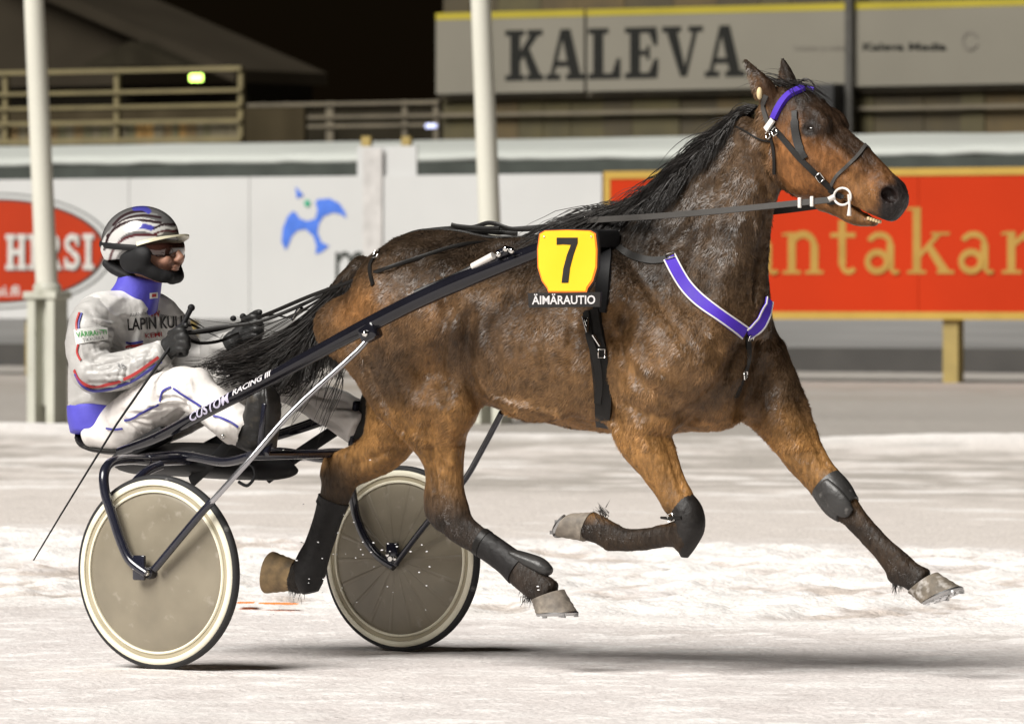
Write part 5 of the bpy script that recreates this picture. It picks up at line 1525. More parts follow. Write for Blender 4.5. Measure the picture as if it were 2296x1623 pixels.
# boots, sole forward and toe up on the foot rest
for s in (-1, 1):
    dx = 0 if s < 0 else 1
    def bn(px, py, r, r2):
        p = L(px, py, -.27); return (p[0] + (.10 if s > 0 else 0), p[1] * -s if s > 0 else p[1], p[2], r, r2)
    f = Field((-.25, -.40 if s < 0 else .10, .45), (.50, -.10 if s < 0 else .40, 1.05), .007)
    f.sweep([bn(538, 960, .052, .058), bn(560, 975, .048, .060), bn(578, 985, .044, .050)], k=.02)
    f.sweep([bn(576, 992, .040, .040), bn(577, 960, .043, .048), bn(579, 925, .047, .050), bn(583, 892, .045, .042), bn(586, 876, .036, .030)], k=.02)
    f.sweep([bn(604, 1000, .038, .012), bn(610, 950, .042, .014), bn(612, 900, .044, .014), bn(606, 872, .036, .012)], k=.012)
    finish('boot', f, M['boot'], 1, [(16, .004, 28, (1, 1, 1)), (50, .002, 29, (1, 1, 1))])

# gloves
def glove(c, lat, flip):
    p0 = L(c[0], c[1], lat)
    f = Field(p0 - .12, p0 + .12, .0045)
    q = lambda dx, dy, dl, r: (*(L(c[0] + dx, c[1] + dy, lat + dl)), r, r)
    f.sweep([q(-24, 22, 0, .036), q(-8, 8, 0, .038), q(6, -6, 0, .036)], k=.01)                       # back of the hand
    for i, (dx, dy) in enumerate(((16, -30), (22, -16), (22, -2), (18, 12))):                          # four curled fingers
        r = (.0125, .013, .0125, .011)[i]
        f.sweep([q(dx - 22, dy + 6, -.026 * flip, r), q(dx - 2, dy - 2, -.034 * flip, r), q(dx + 10, dy + 4, -.020 * flip, r), q(dx + 8, dy + 10, .002 * flip, r * .95), q(dx - 6, dy + 12, .010 * flip, r * .9)], k=.005, dense=3)
    f.sweep([q(-6, -14, .02 * flip, .014), q(8, -30, .022 * flip, .0135), q(22, -40, .008 * flip, .012), q(30, -42, -.006 * flip, .010)], k=.008, dense=3)   # thumb along the rein
    f.sweep([q(-36, 32, 0, .040), q(-24, 22, 0, .040)], k=.01, cap=.2)
    finish('glove', f, M['glove'], 1, [(60, .0015, 30, (1, 1, 1))])
glove((388, 772), -.175, 1)
glove((553, 742), .125, 1)

# head
f = Field((-.85, -.16, 1.22), (-.30, .16, 1.66), .0045)
f.ell(L(325, 545, 0), (.098, .078, .118), axis=(1, 0, -.05), k=.01)
f.sweep([rn(350, 560, 0, .062, .055), rn(358, 590, 0, .055, .050), rn(360, 612, 0, .045, .040)], k=.03)
f.ell(L(368, 616, 0), (.026, .030, .024), k=.02)
f.sweep([rn(392, 556, 0, .010), rn(400, 570, 0, .012), rn(405, 579, 0, .015)], k=.014)       # nose
for s in (-1, 1):
    f.ell(L(401, 583, 0) + (0, .011 * s, 0), (.011, .009, .008), k=.008)
    f.ell(L(383, 582, 0) + (0, .038 * s, 0), (.026, .020, .022), k=.02)                        # cheek
    f.ell(L(389, 554, 0) + (0, .030 * s, 0), (.016, .016, .012), k=.012, sub=True)              # eye socket
    f.ell(L(318, 565, 0) + (0, .082 * s, 0), (.018, .012, .03), k=.012)                        # ear
f.ell(L(394, 597, 0), (.012, .022, .006), k=.008); f.ell(L(392, 604, 0), (.012, .020, .006), k=.008)
f.sweep([rn(396, 600.5, 0, .024, .0015), rn(384, 600.5, 0, .024, .0015)], k=.003, sub=True)
f.sweep([rn(318, 585, 0, .058, .06), rn(312, 640, 0, .058, .06), rn(306, 670, 0, .06, .06)], k=.03)
finish('head', f, M['skin'], 0, [(70, .0006, 33, (1, 1, 1))])
M['eyeball'] = mat('eyeball', (.5, .47, .44), .2)

# helmet
def hcols(V):
    W = V.copy(); W[:, 1] = -np.abs(W[:, 1]); P = to_px(W)
    C = np.tile(np.array((.135, .132, .13)), (len(V), 1))
    def paint(pts, w, c):
        d = seg_dist(P, pts); a = np.clip((w - d) / 1.2 + .5, 0, 1)[:, None]; C[:] = C * (1 - a) + np.array(c) * a
    white = (.60, .59, .575); dark = (.035, .02, .022); wine = (.09, .025, .03); blue = (.07, .07, .36); silver = (.25, .25, .25)
    paint([(236, 575), (246, 540), (275, 512), (315, 503), (356, 512)], 15, white)
    paint([(246, 600), (252, 570), (272, 548), (305, 540), (345, 541)], 11, white)
    paint([(244, 592), (254, 560), (278, 536), (310, 527), (350, 527)], 3.2, wine)
    paint([(234, 560), (246, 525), (275, 502), (315, 494), (360, 500)], 3.2, dark)
    paint([(300, 509), (325, 508), (345, 514)], 6.0, blue)
    paint([(240, 530), (258, 505), (285, 489), (320, 483), (360, 488)], 2.6, dark)
    paint([(244, 522), (262, 499), (288, 484), (322, 478), (352, 481)], 1.8, silver)
    paint([(254, 505), (272, 487), (300, 475), (335, 474)], 3.0, dark)
    paint([(302, 467), (322, 467), (333, 474)], 6, blue)
    paint([(345, 512), (370, 503), (396, 506)], 2.6, dark)
    paint([(340, 520), (368, 511), (398, 514)], 2.6, white)
    paint([(340, 527), (368, 518), (399, 520)], 2.2, wine)
    return C
M['helmet'] = mat('helmet_paint', (.3, .3, .3), .16, attr='coat', var=.03, coat=.9, rvar=.05)
f = Field((-.95, -.18, 1.30), (-.28, .18, 1.66), .0045)
f.ell(L(318, 532, 0), (.139, .116, .110), axis=(1, 0, .02), k=.005)
f.ell(L(304, 548, 0), (.115, .112, .093), axis=(1, 0, .1), k=.04)
f.sweep([rn(272, 560, 0, .098, .036), rn(276, 583, 0, .088, .028)], k=.03)
# open the face and the underside
f.ell(L(420, 598, 0), (.115, .16, .088), axis=(1, 0, .25), k=.006, sub=True)
f.ell(L(318, 640, 0), (.19, .20, .10), axis=(1, 0, -.12), k=.006, sub=True)
f.ell(L(322, 562, 0), (.108, .092, .105), k=.006, sub=True)
helmet, HB = finish('helmet', f, M['helmet'], 0, cols=hcols)
# visor: a curved peak
mb = MB(); vs = []; fs = []; n = 15; rows = 5
for i in range(n):
    a = -1.15 + 2.3 * i / (n - 1)
    for j in range(rows):
        t = j / (rows - 1)
        q0 = L(316, 540, 0); R0 = .130 + .064 * t * math.cos(a) ** .6
        vs.append((q0[0] + R0 * math.cos(a), .114 * math.sin(a) * (1 + .10 * t), L(316, 543, 0)[2] + .034 * math.cos(a) - .024 - .020 * t + .026 * t * math.cos(a) + .012))
m0 = len(vs); vs += [(a, b, c - .007) for a, b, c in vs]
for i in range(n - 1):
    for j in range(rows - 1):
        a = i * rows + j; fs.append((a, a + 1, a + rows + 1, a + rows)); fs.append((m0 + a, m0 + a + rows, m0 + a + rows + 1, m0 + a + 1))
    fs.append((i * rows + rows - 1, m0 + i * rows + rows - 1, m0 + (i + 1) * rows + rows - 1, (i + 1) * rows + rows - 1))
    fs.append((i * rows, (i + 1) * rows, m0 + (i + 1) * rows, m0 + i * rows))
mb.add(vs, fs); M['visor'] = mat('cream_visor', (.72, .68, .50), .4, var=.05)
mb.build('visor', M['visor'], helmet, smooth=60)
# ear pads and chin piece
f = Field((-.90, -.18, 1.22), (-.28, .18, 1.52), .005)
for s in (-1, 1):
    f.ell(LS(300, 584, .098 * s), (.060, .024, .046), k=.015)
    f.ell(LS(318, 572, .098 * s), (.040, .022, .034), k=.015)
    e = lambda px, py, y, a, b: tuple(LS(px, py, y * s)) + (a, b)
    f.sweep([e(318, 596, .090, .018, .030), e(338, 608, .076, .018, .026), e(354, 616, .060, .018, .024), e(374, 621, .034, .018, .023), e(384, 622, 0.0001, .020, .022)], k=.015)
f.sweep([rn(268, 590, 0, .095, .03), rn(285, 606, 0, .088, .03), rn(320, 622, 0, .075, .022)], k=.02)
finish('ear_pads', f, M['black_rubber'], 1, [(40, .0015, 34, (1, 1, 1))])
# goggles
M['lens'] = mat('goggle_lens', (.035, .014, .010), .08, coat=1.0, rvar=.03)
f = Field((-.70, -.16, 1.36), (-.30, .16, 1.50), .0045)
q0 = L(330, 556, 0)
for i in range(12):
    pass
f.sweep([(q0[0] + .02, -.098, q0[2], .012, .020), (q0[0] + .070, -.085, q0[2], .012, .024), (q0[0] + .112, -.050, q0[2] - .004, .013, .032), (q0[0] + .126, 0, q0[2] + .0, .013, .026),
         (q0[0] + .112, .050, q0[2] - .004, .013, .032), (q0[0] + .070, .085, q0[2], .012, .024), (q0[0] + .02, .098, q0[2], .012, .020)], k=.004, lat=(1, .001, 0))
gog, GB = finish('goggles', f, M['lens'], 0)
mb = MB(); P = []
for i in range(21):
    a = RAD(55) + RAD(250) * i / 20
    c = L(312, 556, 0); P.append(Vector((c[0] + .145 * math.cos(a), -.123 * math.sin(a), c[2] + .004 - .012 * math.cos(a))))
mb.tube(P, .011, 8, flat=(1, .35)); mb.build('goggle_strap', M['black_rubber'], person, smooth=60)
# ================================================================ harness (each piece rests on the horse)
def strap_on(name, pts, w, material, parent, lift=.004, t=.005, both=False, n=6, sm=2, shift=0.0):
    P, N = smoothed(*hits(pts, lift, n), sm)
    mb = MB(); ribbon(mb, P, N, w, t, shift); o = mb.build(name, material, parent, smooth=40)
    if both:
        mb = MB(); ribbon(mb, *mirror(P, N), w, t, -shift); mb.build(name, material, parent, smooth=40)
    return o, P, N
def buckle(p, n, up, w, h, material, parent, name='buckle', r=.0025):
    n = Vector(n).normalized(); u = Vector(up); u = (u - n * u.dot(n)).normalized(); s = u.cross(n); p = Vector(p) + n * .004
    mb = MB(); C = [p + s * a * w / 2 + u * b * h / 2 for a, b in ((-1, -1), (1, -1), (1, 1), (-1, 1))]
    mb.tube(C, r, 6, closed=True, up=n); return mb.build(name, material, parent, smooth=60)
M['violet_band'] = mat('violet_band', (.075, .032, .44), .6, spec=.2, var=.1, bump=.0006, bscale=200)
M['white_trim'] = mat('white_trim', (.62, .60, .60), .6, var=.06)
M['grey_nylon'] = mat('grey_nylon', (.05, .046, .042), .6, bump=.0005, bscale=300)
M['white_plastic'] = mat('white_plastic', (.74, .70, .66), .35, var=.05)

# ---- bridle
bridle = thing('bridle', "black leather bridle with violet browband on the horse's head", 'bridle', TEAM)
strap_on('cheek_strap', [(1732, 285), (1755, 310), (1790, 352), (1830, 392), (1868, 428)], .020, M['black_leather'], bridle, both=True)
strap_on('blinker', [(1782, 250), (1784, 290), (1792, 330), (1806, 356)], [.020] * 4 + [.030] * 10 + [.022] * 5, M['black_leather'], bridle, lift=.006, both=True)
strap_on('nose_band', [(1943, 322), (1925, 348), (1900, 372), (1876, 396), (1862, 420)], .012, M['grey_nylon'], bridle, both=True)
strap_on('throat_latch', [(1728, 300), (1735, 340), (1736, 390)], .011, M['black_leather'], bridle, both=True)
strap_on('crown_strap', [(1728, 290), (1718, 262), (1712, 236), (1718, 214)], .018, M['grey_nylon'], bridle, both=True)
bb, P, N = strap_on('browband', [(1738, 268), (1750, 240), (1772, 215), (1800, 202)], .024, M['violet_band'], bridle, lift=.009, t=.014, both=True)
strap_on('keeper', [(1722, 292), (1738, 270)], .022, M['white_plastic'], bridle, lift=.011, t=.008, both=True)
strap_on('neck_cord', [(1620, 275), (1660, 288), (1700, 312), (1728, 318)], .006, M['black_leather'], bridle)
for px, py in ((1741, 298), (1727, 305), (1838, 398)):
    p, n = hit(px, py, lift=.006); buckle(p, n, (.6, 0, -.8), .020, .026, M['chrome'], bridle)
bit_p, bit_n = hit(1888, 440, lift=.014)
bit_p = Vector(L(1889, 441, bit_p.y))
mb = MB(); ring = []
for i in range(24):
    a = 2 * math.pi * i / 24; q = L(1889 + 19 * math.cos(a), 441 + 19 * math.sin(a), bit_p.y - .004); ring.append(Vector(q))
mb.tube(ring, .0042, 8, closed=True, up=(0, 1, 0)); mb.build('bit_ring', M['white_plastic'], bridle, smooth=60)
mb = MB(); mb.tube([Vector((p.x, -p.y, p.z)) for p in ring], .0042, 8, closed=True, up=(0, 1, 0)); mb.build('bit_ring', M['white_plastic'], bridle, smooth=60)
mb = MB(); mb.tube([L(1903, 436, bit_p.y - .006), L(1905, 462, bit_p.y - .006), L(1904, 484, bit_p.y - .006)], [.005, .0045, .008], 8); mb.build('bit_bar', M['white_plastic'], bridle, smooth=60)
mb = MB(); mb.tube([bit_p, (bit_p.x + .01, 0, bit_p.z - .01), (bit_p.x, -bit_p.y, bit_p.z)], .007, 8); mb.build('mouthpiece', M['steel'], bridle, smooth=60)
strap_on('bit_cheek', [(1862, 424), (1876, 434), (1890, 440)], .020, M['black_leather'], bridle, lift=.008, both=True)
strap_on('chin_strap', [(1878, 452), (1862, 456), (1848, 444)], .012, M['black_leather'], bridle, lift=.005, both=True)
mb = MB(); rr = []
for i in range(20):
    a = 2 * math.pi * i / 20; rr.append(Vector(L(1812 + 14 * math.cos(a), 193 + 16 * math.sin(a), 0)) + Vector((0, .02 * math.sin(a), 0)))
mb.tube(rr, .0028, 6, closed=True); mb.build('head_ring', M['grey_nylon'], bridle, smooth=60)

# ---- ear plugs
mb = MB(); mb.ball(Vector(L(1703, 210, -.088)), (.010, .010, .021), 10); M['ear_plug'] = mat('ear_plug', (.68, .54, .30), .6, var=.15)
tag(mb.build('ear_plug', M['ear_plug'], None, smooth=180), "cream ear plug in the horse's nearer ear", 'ear plug').matrix_world = TEAM

# ---- breast collar
collar_t = thing('breast_collar', "violet breast strap with white edges across the horse's chest", 'breast strap', TEAM)
bc = [(1503, 578), (1525, 622), (1562, 668), (1612, 708), (1668, 746)]
for nm, pts in (('strap', bc), ('strap', [(1675, 748), (1700, 730), (1712, 708), (1719, 690), (1722, 672)])):
    P, N = smoothed(*hits(pts, .006, 6), 3)
    mb = MB(); ribbon(mb, P, N, .045, .006); o = mb.build(nm, M['violet_band'], collar_t, smooth=40)
    for sh in (-.0205, .0205):
        mb = MB(); ribbon(mb, [p + n * .0035 for p, n in zip(P, N)], N, .0052, .003, sh); mb.build('trim', M['white_trim'], o, smooth=40)
for px, py in ((1505, 576), (1678, 755)):
    p, n = hit(px, py, lift=.008); buckle(p, n, (.3, 0, -.9), .03, .018, M['chrome'], collar_t)
strap_on('martingale', [(1676, 752), (1678, 800), (1668, 845), (1650, 890)], .022, M['black_leather'], collar_t, lift=.003)
p, n = hit(1666, 842, lift=.006); buckle(p, n, (.3, 0, -.9), .022, .026, M['chrome'], collar_t)
strap_on('trace', [(1505, 580), (1460, 585), (1410, 570), (1370, 545)], .026, M['black_leather'], collar_t, lift=.004)

# ---- harness saddle, girth and back strap
saddle = thing('harness_saddle', 'black harness saddle with girth round the horse behind its shoulder', 'harness', TEAM)
strap_on('saddle_pad', [(1338, 500), (1352, 540), (1355, 600), (1352, 660), (1346, 700)], .052, M['black_rubber'], saddle, lift=.006, t=.014, both=True, sm=4)
strap_on('girth', [(1330, 695), (1338, 760), (1346, 830), (1352, 900), (1356, 950)], .058, M['black_leather'], saddle, lift=.008, t=.016, both=True, sm=5)
strap_on('girth_strap', [(1322, 700), (1326, 755), (1338, 800), (1344, 900)], .026, M['black_leather'], saddle, lift=.020, t=.006, sm=4)
for a, b in (((1316, 712), (1324, 748)), ((1328, 715), (1324, 748)), ((1336, 752), (1345, 775))):
    p1, n1 = hit(*a, lift=.03); p2, n2 = hit(*b, lift=.03)
    mb = MB(); mb.tube([p1, p2], .0045, 6); mb.build('girth_buckle', M['chrome'], saddle, smooth=60)
p, n = hit(1347, 790, lift=.022); buckle(p, n, (0, 0, 1), .022, .028, M['chrome'], saddle)
mb = MB()
top = hits([(1330, 560), (1180, 560), (1050, 552), (960, 548), (880, 585), (820, 628)], .004, 6)
P = [Vector((p.x, 0, 0)) for p in top[0]]
def ridge(x):
    loc, n, i, d = HBVH.ray_cast(Vector((x, 0.0, 2.3)), Vector((0, 0, -1)))
    return loc, n
R_ = [ridge(x) for x in np.linspace(1.30, .42, 40) ]
P = [r[0] + Vector((0, 0, .004)) for r in R_]; N = [r[1] for r in R_]
ribbon(mb, *smoothed(P, N, 3), .045, .006); mb.build('back_strap', M['black_leather'], saddle, smooth=40)
strap_on('crupper_strap', [(845, 572), (830, 598), (838, 640)], .016, M['black_leather'], saddle, both=True)
p, n = hit(848, 574, lift=.008); buckle(p, n, (1, 0, 0), .03, .022, M['chrome'], saddle)
# shaft holder, terrets and clips by the saddle
sh = Vector(L(1275, 536, -.39))
mb = MB(); a, n = hit(1350, 540, lift=.012); mb.box((sh + a) / 2 + Vector((0, 0, .0)), (.07, (sh - a).length, .06), rot=Matrix.Rotation(math.atan2((a - sh).x, -(a - sh).y) * -1, 3, 'Z'), bev=.012); mb.build('shaft_holder', M['black_rubber'], saddle, smooth=40)
for s in (-1, 1):
    mb = MB(); c = Vector(L(1303, 497, -.07 * -s if s > 0 else -.07)); ring = [c + Vector((.020 * math.cos(q), .004 * math.sin(q), .020 * math.sin(q))) for q in np.linspace(0, 2 * math.pi, 16, endpoint=False)]
    mb.tube(ring, .0042, 8, closed=True, up=(0, 1, 0)); mb.tube([c + Vector((0, 0, -.02)), c + Vector((.0, 0, -.06))], .006, 8); mb.build('terret', M['chrome'], saddle, smooth=60)
for px, py in ((1362, 540), (1372, 545), (1366, 556)):
    p, n = hit(px, py, lift=.02); mb = MB(); mb.ball(p, (.013, .010, .009), 8); mb.build('stud', M['chrome'], saddle, smooth=180)
# quick hitch on the shaft: lever with white sleeve
hitch = [Vector(L(q[0], q[1], -.43)) for q in ((930, 655), (1010, 622), (1060, 598), (1105, 575))]
mb = MB(); mb.tube(hitch, .0075, 8); mb.build('tie_rod', M['steel'], sulky, smooth=60)
mb = MB(); mb.tube([Vector(L(1060, 598, -.435)), Vector(L(1106, 573, -.435))], .0125, 10); mb.build('white_sleeve', M['white_plastic'], sulky, smooth=60)
mb = MB(); mb.box(Vector(L(1130, 566, -.43)), (.05, .03, .03), rot=Matrix.Rotation(RAD(-20), 3, 'Y'), bev=.006); o = mb.build('hitch_latch', M['black_paint'], sulky, smooth=40)
for q in ((1118, 570), (1134, 558), (1147, 562)):
    mb = MB(); mb.ball(L(q[0], q[1], -.45), .011, 8); mb.build('bolt', M['chrome'], o, smooth=180)

# ---- reins
reins = thing('reins', "pair of dark reins from the horse's bit back to the driver's hands", 'reins', TEAM)
ter = Vector(L(1303, 495, -.07)); b0 = Vector(L(1862, 448, bit_p.y - .01))
def flatline(P, w, t, name, material, up=(0, 1, 0)):
    mb = MB(); ribbon(mb, P, [Vector(up)] * len(P), w, t); return mb.build(name, material, reins, smooth=40)
P = [b0.lerp(ter, q) + Vector((0, -.10 * math.sin(math.pi * q) ** .8, -.012 * math.sin(math.pi * q))) for q in np.linspace(0, 1, 24)]
flatline(P, .021, .005, 'front_rein', M['grey_nylon'], (0, -1, .1))
flatline([Vector((p.x, -p.y, p.z)) for p in P], .021, .005, 'front_rein', M['grey_nylon'], (0, 1, .1))
q0 = b0 + (bit_p - b0) * .05; mb = MB(); mb.tube([b0 + Vector((-.004, -.006, 0)), bit_p + Vector((-.028, -.004, 0))], .009, 8); mb.build('rein_end', M['white_plastic'], reins, smooth=60)
for q in (.055, .095):
    p = b0.lerp(ter, q) + Vector((0, -.10 * math.sin(math.pi * q) ** .8 - .004, -.012 * math.sin(math.pi * q))); mb = MB(); mb.box(p, (.012, .008, .034), bev=.002); mb.build('rein_keeper', M['white_plastic'], reins, smooth=40)
hn = Vector(L(408, 748, -.175)); hf = Vector(L(568, 716, .125))
def rein_back(pts, hand, w):
    P = []
    for px, py, lat, onbody in pts:
        if onbody: p, n = hit(px, py, lift=.008); P.append(p)
        else: P.append(Vector(L(px, py, lat)))
    P = [tuple(p) for p in P] + [tuple(hand)]
    mb = MB(); mb.tube(spline(P, 8), w, 6, flat=(1.4, .5)); return mb.build('hand_rein', M['black_leather'], reins, smooth=60)
rein_back([(1303, 497, -.07, False), (1230, 507, -.10, False), (1150, 524, 0, True), (1040, 552, 0, True), (940, 580, 0, True), (850, 610, 0, True), (790, 630, -.10, False), (700, 662, -.06, False), (610, 700, .02, False)], hf, .0048)
rein_back([(1303, 497, .07, False), (1230, 506, .07, False), (1150, 513, .05, False), (1060, 517, .05, False), (980, 516, .03, False), (860, 556, .04, False), (760, 640, .0, False), (600, 715, -.05, False), (480, 735, -.12, False)], hn, .0048)
# slack loops of the check line lying along the back
for k, pts in enumerate(([(1300, 505, 0), (1220, 512, 0), (1150, 514, 0), (1100, 500, 0), (1060, 510, 0), (1010, 512, 0), (960, 517, 0), (956, 521, 0), (1000, 522, 0), (1080, 520, 0), (1160, 524, 0)], [(1120, 512, -.02), (1080, 512, -.02), (1030, 508, -.02), (1012, 504, -.02)])):
    mb = MB(); mb.tube(spline([tuple(L(*q)) for q in pts], 6), .0052, 6, flat=(1.5, .6)); mb.build('check_line', M['black_leather'], reins, smooth=60)
# rein tails between the hands
mb = MB(); mb.tube(spline([tuple(hn), tuple(L(470, 742, -.05)), tuple(L(530, 728, .06)), tuple(hf)], 6), .005, 6, flat=(1.4, .5)); mb.build('hand_rein', M['black_leather'], reins, smooth=60)
mb = MB(); mb.tube(spline([tuple(hn), tuple(L(440, 768, -.10)), tuple(L(490, 765, -.02)), tuple(L(540, 745, .10))], 6), .004, 6, flat=(1.4, .5)); mb.build('hand_rein', M['black_leather'], reins, smooth=60)
mb = MB(); mb.ball(L(545, 710, .10), (.012, .012, .012), 8); mb.ball(L(523, 714, .10), (.012, .010, .010), 8); mb.build('rein_knob', M['black_rubber'], reins, smooth=180)['kind'] = 'stuff'
mb = MB(); mb.tube(spline([tuple(hf), tuple(L(610, 706, .13)), tuple(L(650, 712, .12)), tuple(L(672, 700, .10))], 6), .0035, 6); mb.build('rein_loop', M['black_leather'], reins, smooth=60)
mb = MB(); mb.tube([L(655, 718, .10), L(668, 698, .10), L(676, 690, .10)], [.006, .009, .012], 8); mb.build('rein_clip', M['chrome'], reins, smooth=60)

# ---- whip
whip = MB(); wp = [Vector(L(q[0], q[1], q[2])) for q in ((429, 690, -.15), (405, 738, -.175), (385, 772, -.195), (324, 861, -.33), (262, 950, -.42), (200, 1050, -.48), (135, 1156, -.53), (75, 1256, -.57))]
whip.tube(wp, [.010, .008, .007, .0045, .004, .0035, .003, .0025], 8)
whip.ball(wp[0], .013, 8)
tag(whip.build('driving_whip', M['black_rubber'], None, smooth=60), "long thin black whip held low in the driver's gloved hand", 'whip').matrix_world = TEAM

# ---- leg boots
def loft(name, nodes, material, parent=None, n=22, dense=4, thick=1.0, smooth=50):
    N = np.array(nodes, dtype=float); N = np.array(spline(N, dense)) if len(N) > 2 else N
    mb = MB(); vs = []; m = len(N)
    for i in range(m):
        t = Vector(N[min(i + 1, m - 1)][:3] - N[max(i - 1, 0)][:3]).normalized()
        y = Vector((0, 1, 0)); y = (y - t * y.dot(t)).normalized(); w = t.cross(y)
        for j in range(n):
            an = 2 * math.pi * j / n
            vs.append(Vector(N[i][:3]) + y * N[i][3] * math.cos(an) * thick + w * N[i][4] * math.sin(an) * thick)
    fs = [(i * n + j, i * n + (j + 1) % n, (i + 1) * n + (j + 1) % n, (i + 1) * n + j) for i in range(m - 1) for j in range(n)]
    fs += [tuple(range(n - 1, -1, -1)), tuple((m - 1) * n + j for j in range(n))]
    mb.add(vs, fs); return mb.build(name, material, parent, smooth=smooth)
M['boot_grey'] = mat('boot_grey', (.030, .029, .028), .40, coat=.1, var=.25, bump=.004, bscale=28, dirt=((.4, .38, .36), 30, .66, .4))
kb = thing('knee_boot', "dark grey padded knee boot on the horse's reaching foreleg", 'leg boot', TEAM)
y = .15
loft('shell', [nd(1852, 1084, y - .004, 42, .050), nd(1868, 1104, y - .006, 44, .056), nd(1884, 1126, y - .008, 42, .056), nd(1900, 1142, y - .008, 36, .048)], M['boot_grey'], kb)
f = Field(L(1880, 1110, y) - .16, L(1880, 1110, y) + .16, .006)
f.sweep([nd(1848, 1084, y - .045, 17, .014), nd(1866, 1112, y - .052, 26, .016), nd(1890, 1138, y - .046, 24, .015), nd(1902, 1150, y - .038, 16, .012)], k=.01)
V, Q = f.mesh(1); mobj('cup', np_mesh('cup', V, Q), M['boot_grey'], kb)
mb = MB(); p = Vector(L(1812, 1062, y - .03)); mb.ball(p, (.014, .012, .018), 8); mb.build('fleece_tab', M['white_trim'], kb, smooth=180)
M['knee_wrap'] = mat('knee_wrap', (.016, .014, .013), .5, var=.35, vscale=35, bump=.006, bscale=30, spec=.3)
kb2 = thing('knee_boot', "black knee boot with silver buckle on the horse's folded foreleg", 'leg boot', TEAM)
y = -.165
loft('shell', [nd(1527, 1130, y, 36, .046), nd(1540, 1152, y, 39, .051), nd(1546, 1178, y, 36, .051), nd(1541, 1205, y, 29, .047), nd(1537, 1230, y, 18, .036), nd(1535, 1249, y, 7, .016)], M['knee_wrap'], kb2)
for q in ((1505, 1160),):
    p = Vector(L(q[0], q[1], y - .045)); buckle(p, (0, -1, 0), (.3, 0, -.9), .022, .026, M['chrome'], kb2)
mb = MB(); mb.tube([L(1482, 1160, y - .03), L(1500, 1162, y - .044), L(1528, 1160, y - .052)], [.004, .006, .006], 6); mb.build('boot_strap', M['black_leather'], kb2, smooth=60)
M['wrap'] = mat('leg_wrap', (.012, .011, .011), .55, var=.3, vscale=40, bump=.003, bscale=45, spec=.3)
hb = thing('shin_boot', "black shin boot with fetlock flap on the horse's hind leg stepping under", 'leg boot', TEAM)
y = -.15
for q_ in ((1082, 1217, 34),):
    loft('boot_strap', [nd(q_[0] - 5, q_[1] - 3.5, y, q_[2], .0385), nd(q_[0] + 5, q_[1] + 3.5, y, q_[2], .0385)], M['black_leather'], hb)
loft('shell', [nd(1075, 1213, y, 33, .036), nd(1104, 1232, y, 33, .036), nd(1138, 1257, y, 34, .037), nd(1162, 1277, y, 38, .042)], M['wrap'] if 'wrap' in M else M['black_rubber'], hb)
f = Field(L(1190, 1270, y) - .14, L(1190, 1270, y) + .14, .006)
f.sweep([nd(1150, 1240, y, 10, .030), nd(1180, 1254, y, 16, .034), nd(1210, 1267, y, 18, .034), nd(1228, 1279, y, 13, .026)], k=.01)
V, Q = f.mesh(1); mobj('flap', np_mesh('flap', V, Q), M['boot_grey'], hb)
hb2 = thing('shin_boot', "black shin boot wrapped round the horse's trailing hind leg", 'leg boot', TEAM)
y = .13
for q_ in ((742, 1134, 39.5),):
    loft('boot_strap', [nd(q_[0] + 2, q_[1] - 5, y, q_[2], .0415), nd(q_[0] - 2, q_[1] + 5, y, q_[2], .0415)], M['black_leather'], hb2)
loft('shell', [nd(748, 1120, y, 41, .046), nd(738, 1152, y, 36, .040), nd(726, 1190, y, 35, .038), nd(712, 1230, y, 36, .039), nd(699, 1262, y, 41, .044), nd(692, 1288, y, 43, .045), nd(694, 1312, y, 34, .038), nd(697, 1328, y, 20, .026)], M['wrap'], hb2)

# ---- number plate on the saddle
plate = thing('number_plate', 'yellow number plate reading 7 with black name strip hung on the harness saddle', 'number plate', TEAM)
PLAT = -.455
def plate_pt(px, py, lift=0.0): p = L(px, py, PLAT); return Vector((p[0], p[1] - lift, p[2]))
def outline(pts, n=6): return spline(pts, n)
sh_o = [(1212, 524), (1224, 517), (1275, 515.5), (1326, 517), (1338, 524), (1342, 560), (1341, 600), (1332, 630), (1320, 647), (1318, 656), (1232, 656), (1229, 647), (1217, 630), (1208, 600), (1207, 560)]
def px_prism(pts, t, lift, name, material, parent):
    mb = MB(); n = len(pts); vs = [plate_pt(q[0], q[1], lift) for q in pts] + [plate_pt(q[0], q[1], lift + t) for q in pts]
    fs = [tuple(range(n)), tuple(range(2 * n - 1, n - 1, -1))] + [(i, (i + 1) % n, n + (i + 1) % n, n + i) for i in range(n)]
    mb.add(vs, fs); return mb.build(name, material, parent, smooth=30)
M['plate_black'] = mat('plate_black', (.015, .013, .012), .45)
M['plate_yellow'] = mat('plate_yellow', (.95, .56, .012), .5, var=.04, vscale=5)
M['plate_orange'] = mat('plate_orange', (.9, .22, .02), .5)
cx, cy = 1275, 588
px_prism([(cx + (p[0] - cx) * 1.04, cy + (p[1] - cy) * 1.04) for p in sh_o], .010, -.006, 'plate_back', M['plate_black'], plate)
px_prism(sh_o, .003, .004, 'plate_edge', M['plate_orange'], plate)
px_prism([(cx + (p[0] - cx) * .955, cy - 1 + (p[1] - cy) * .965) for p in sh_o], .002, .007, 'plate_face', M['plate_yellow'], plate)
px_prism([(1252, 533), (1299, 533), (1299, 545), (1290, 570), (1282, 600), (1278, 634), (1263, 634), (1267, 602), (1275, 572), (1284, 549), (1266, 548), (1252, 549)], .002, .009, 'numeral', M['plate_black'], plate)
px_prism([(1187, 657), (1350, 655), (1348, 688), (1189, 690)], .010, .000, 'name_strip', M['plate_black'], plate)
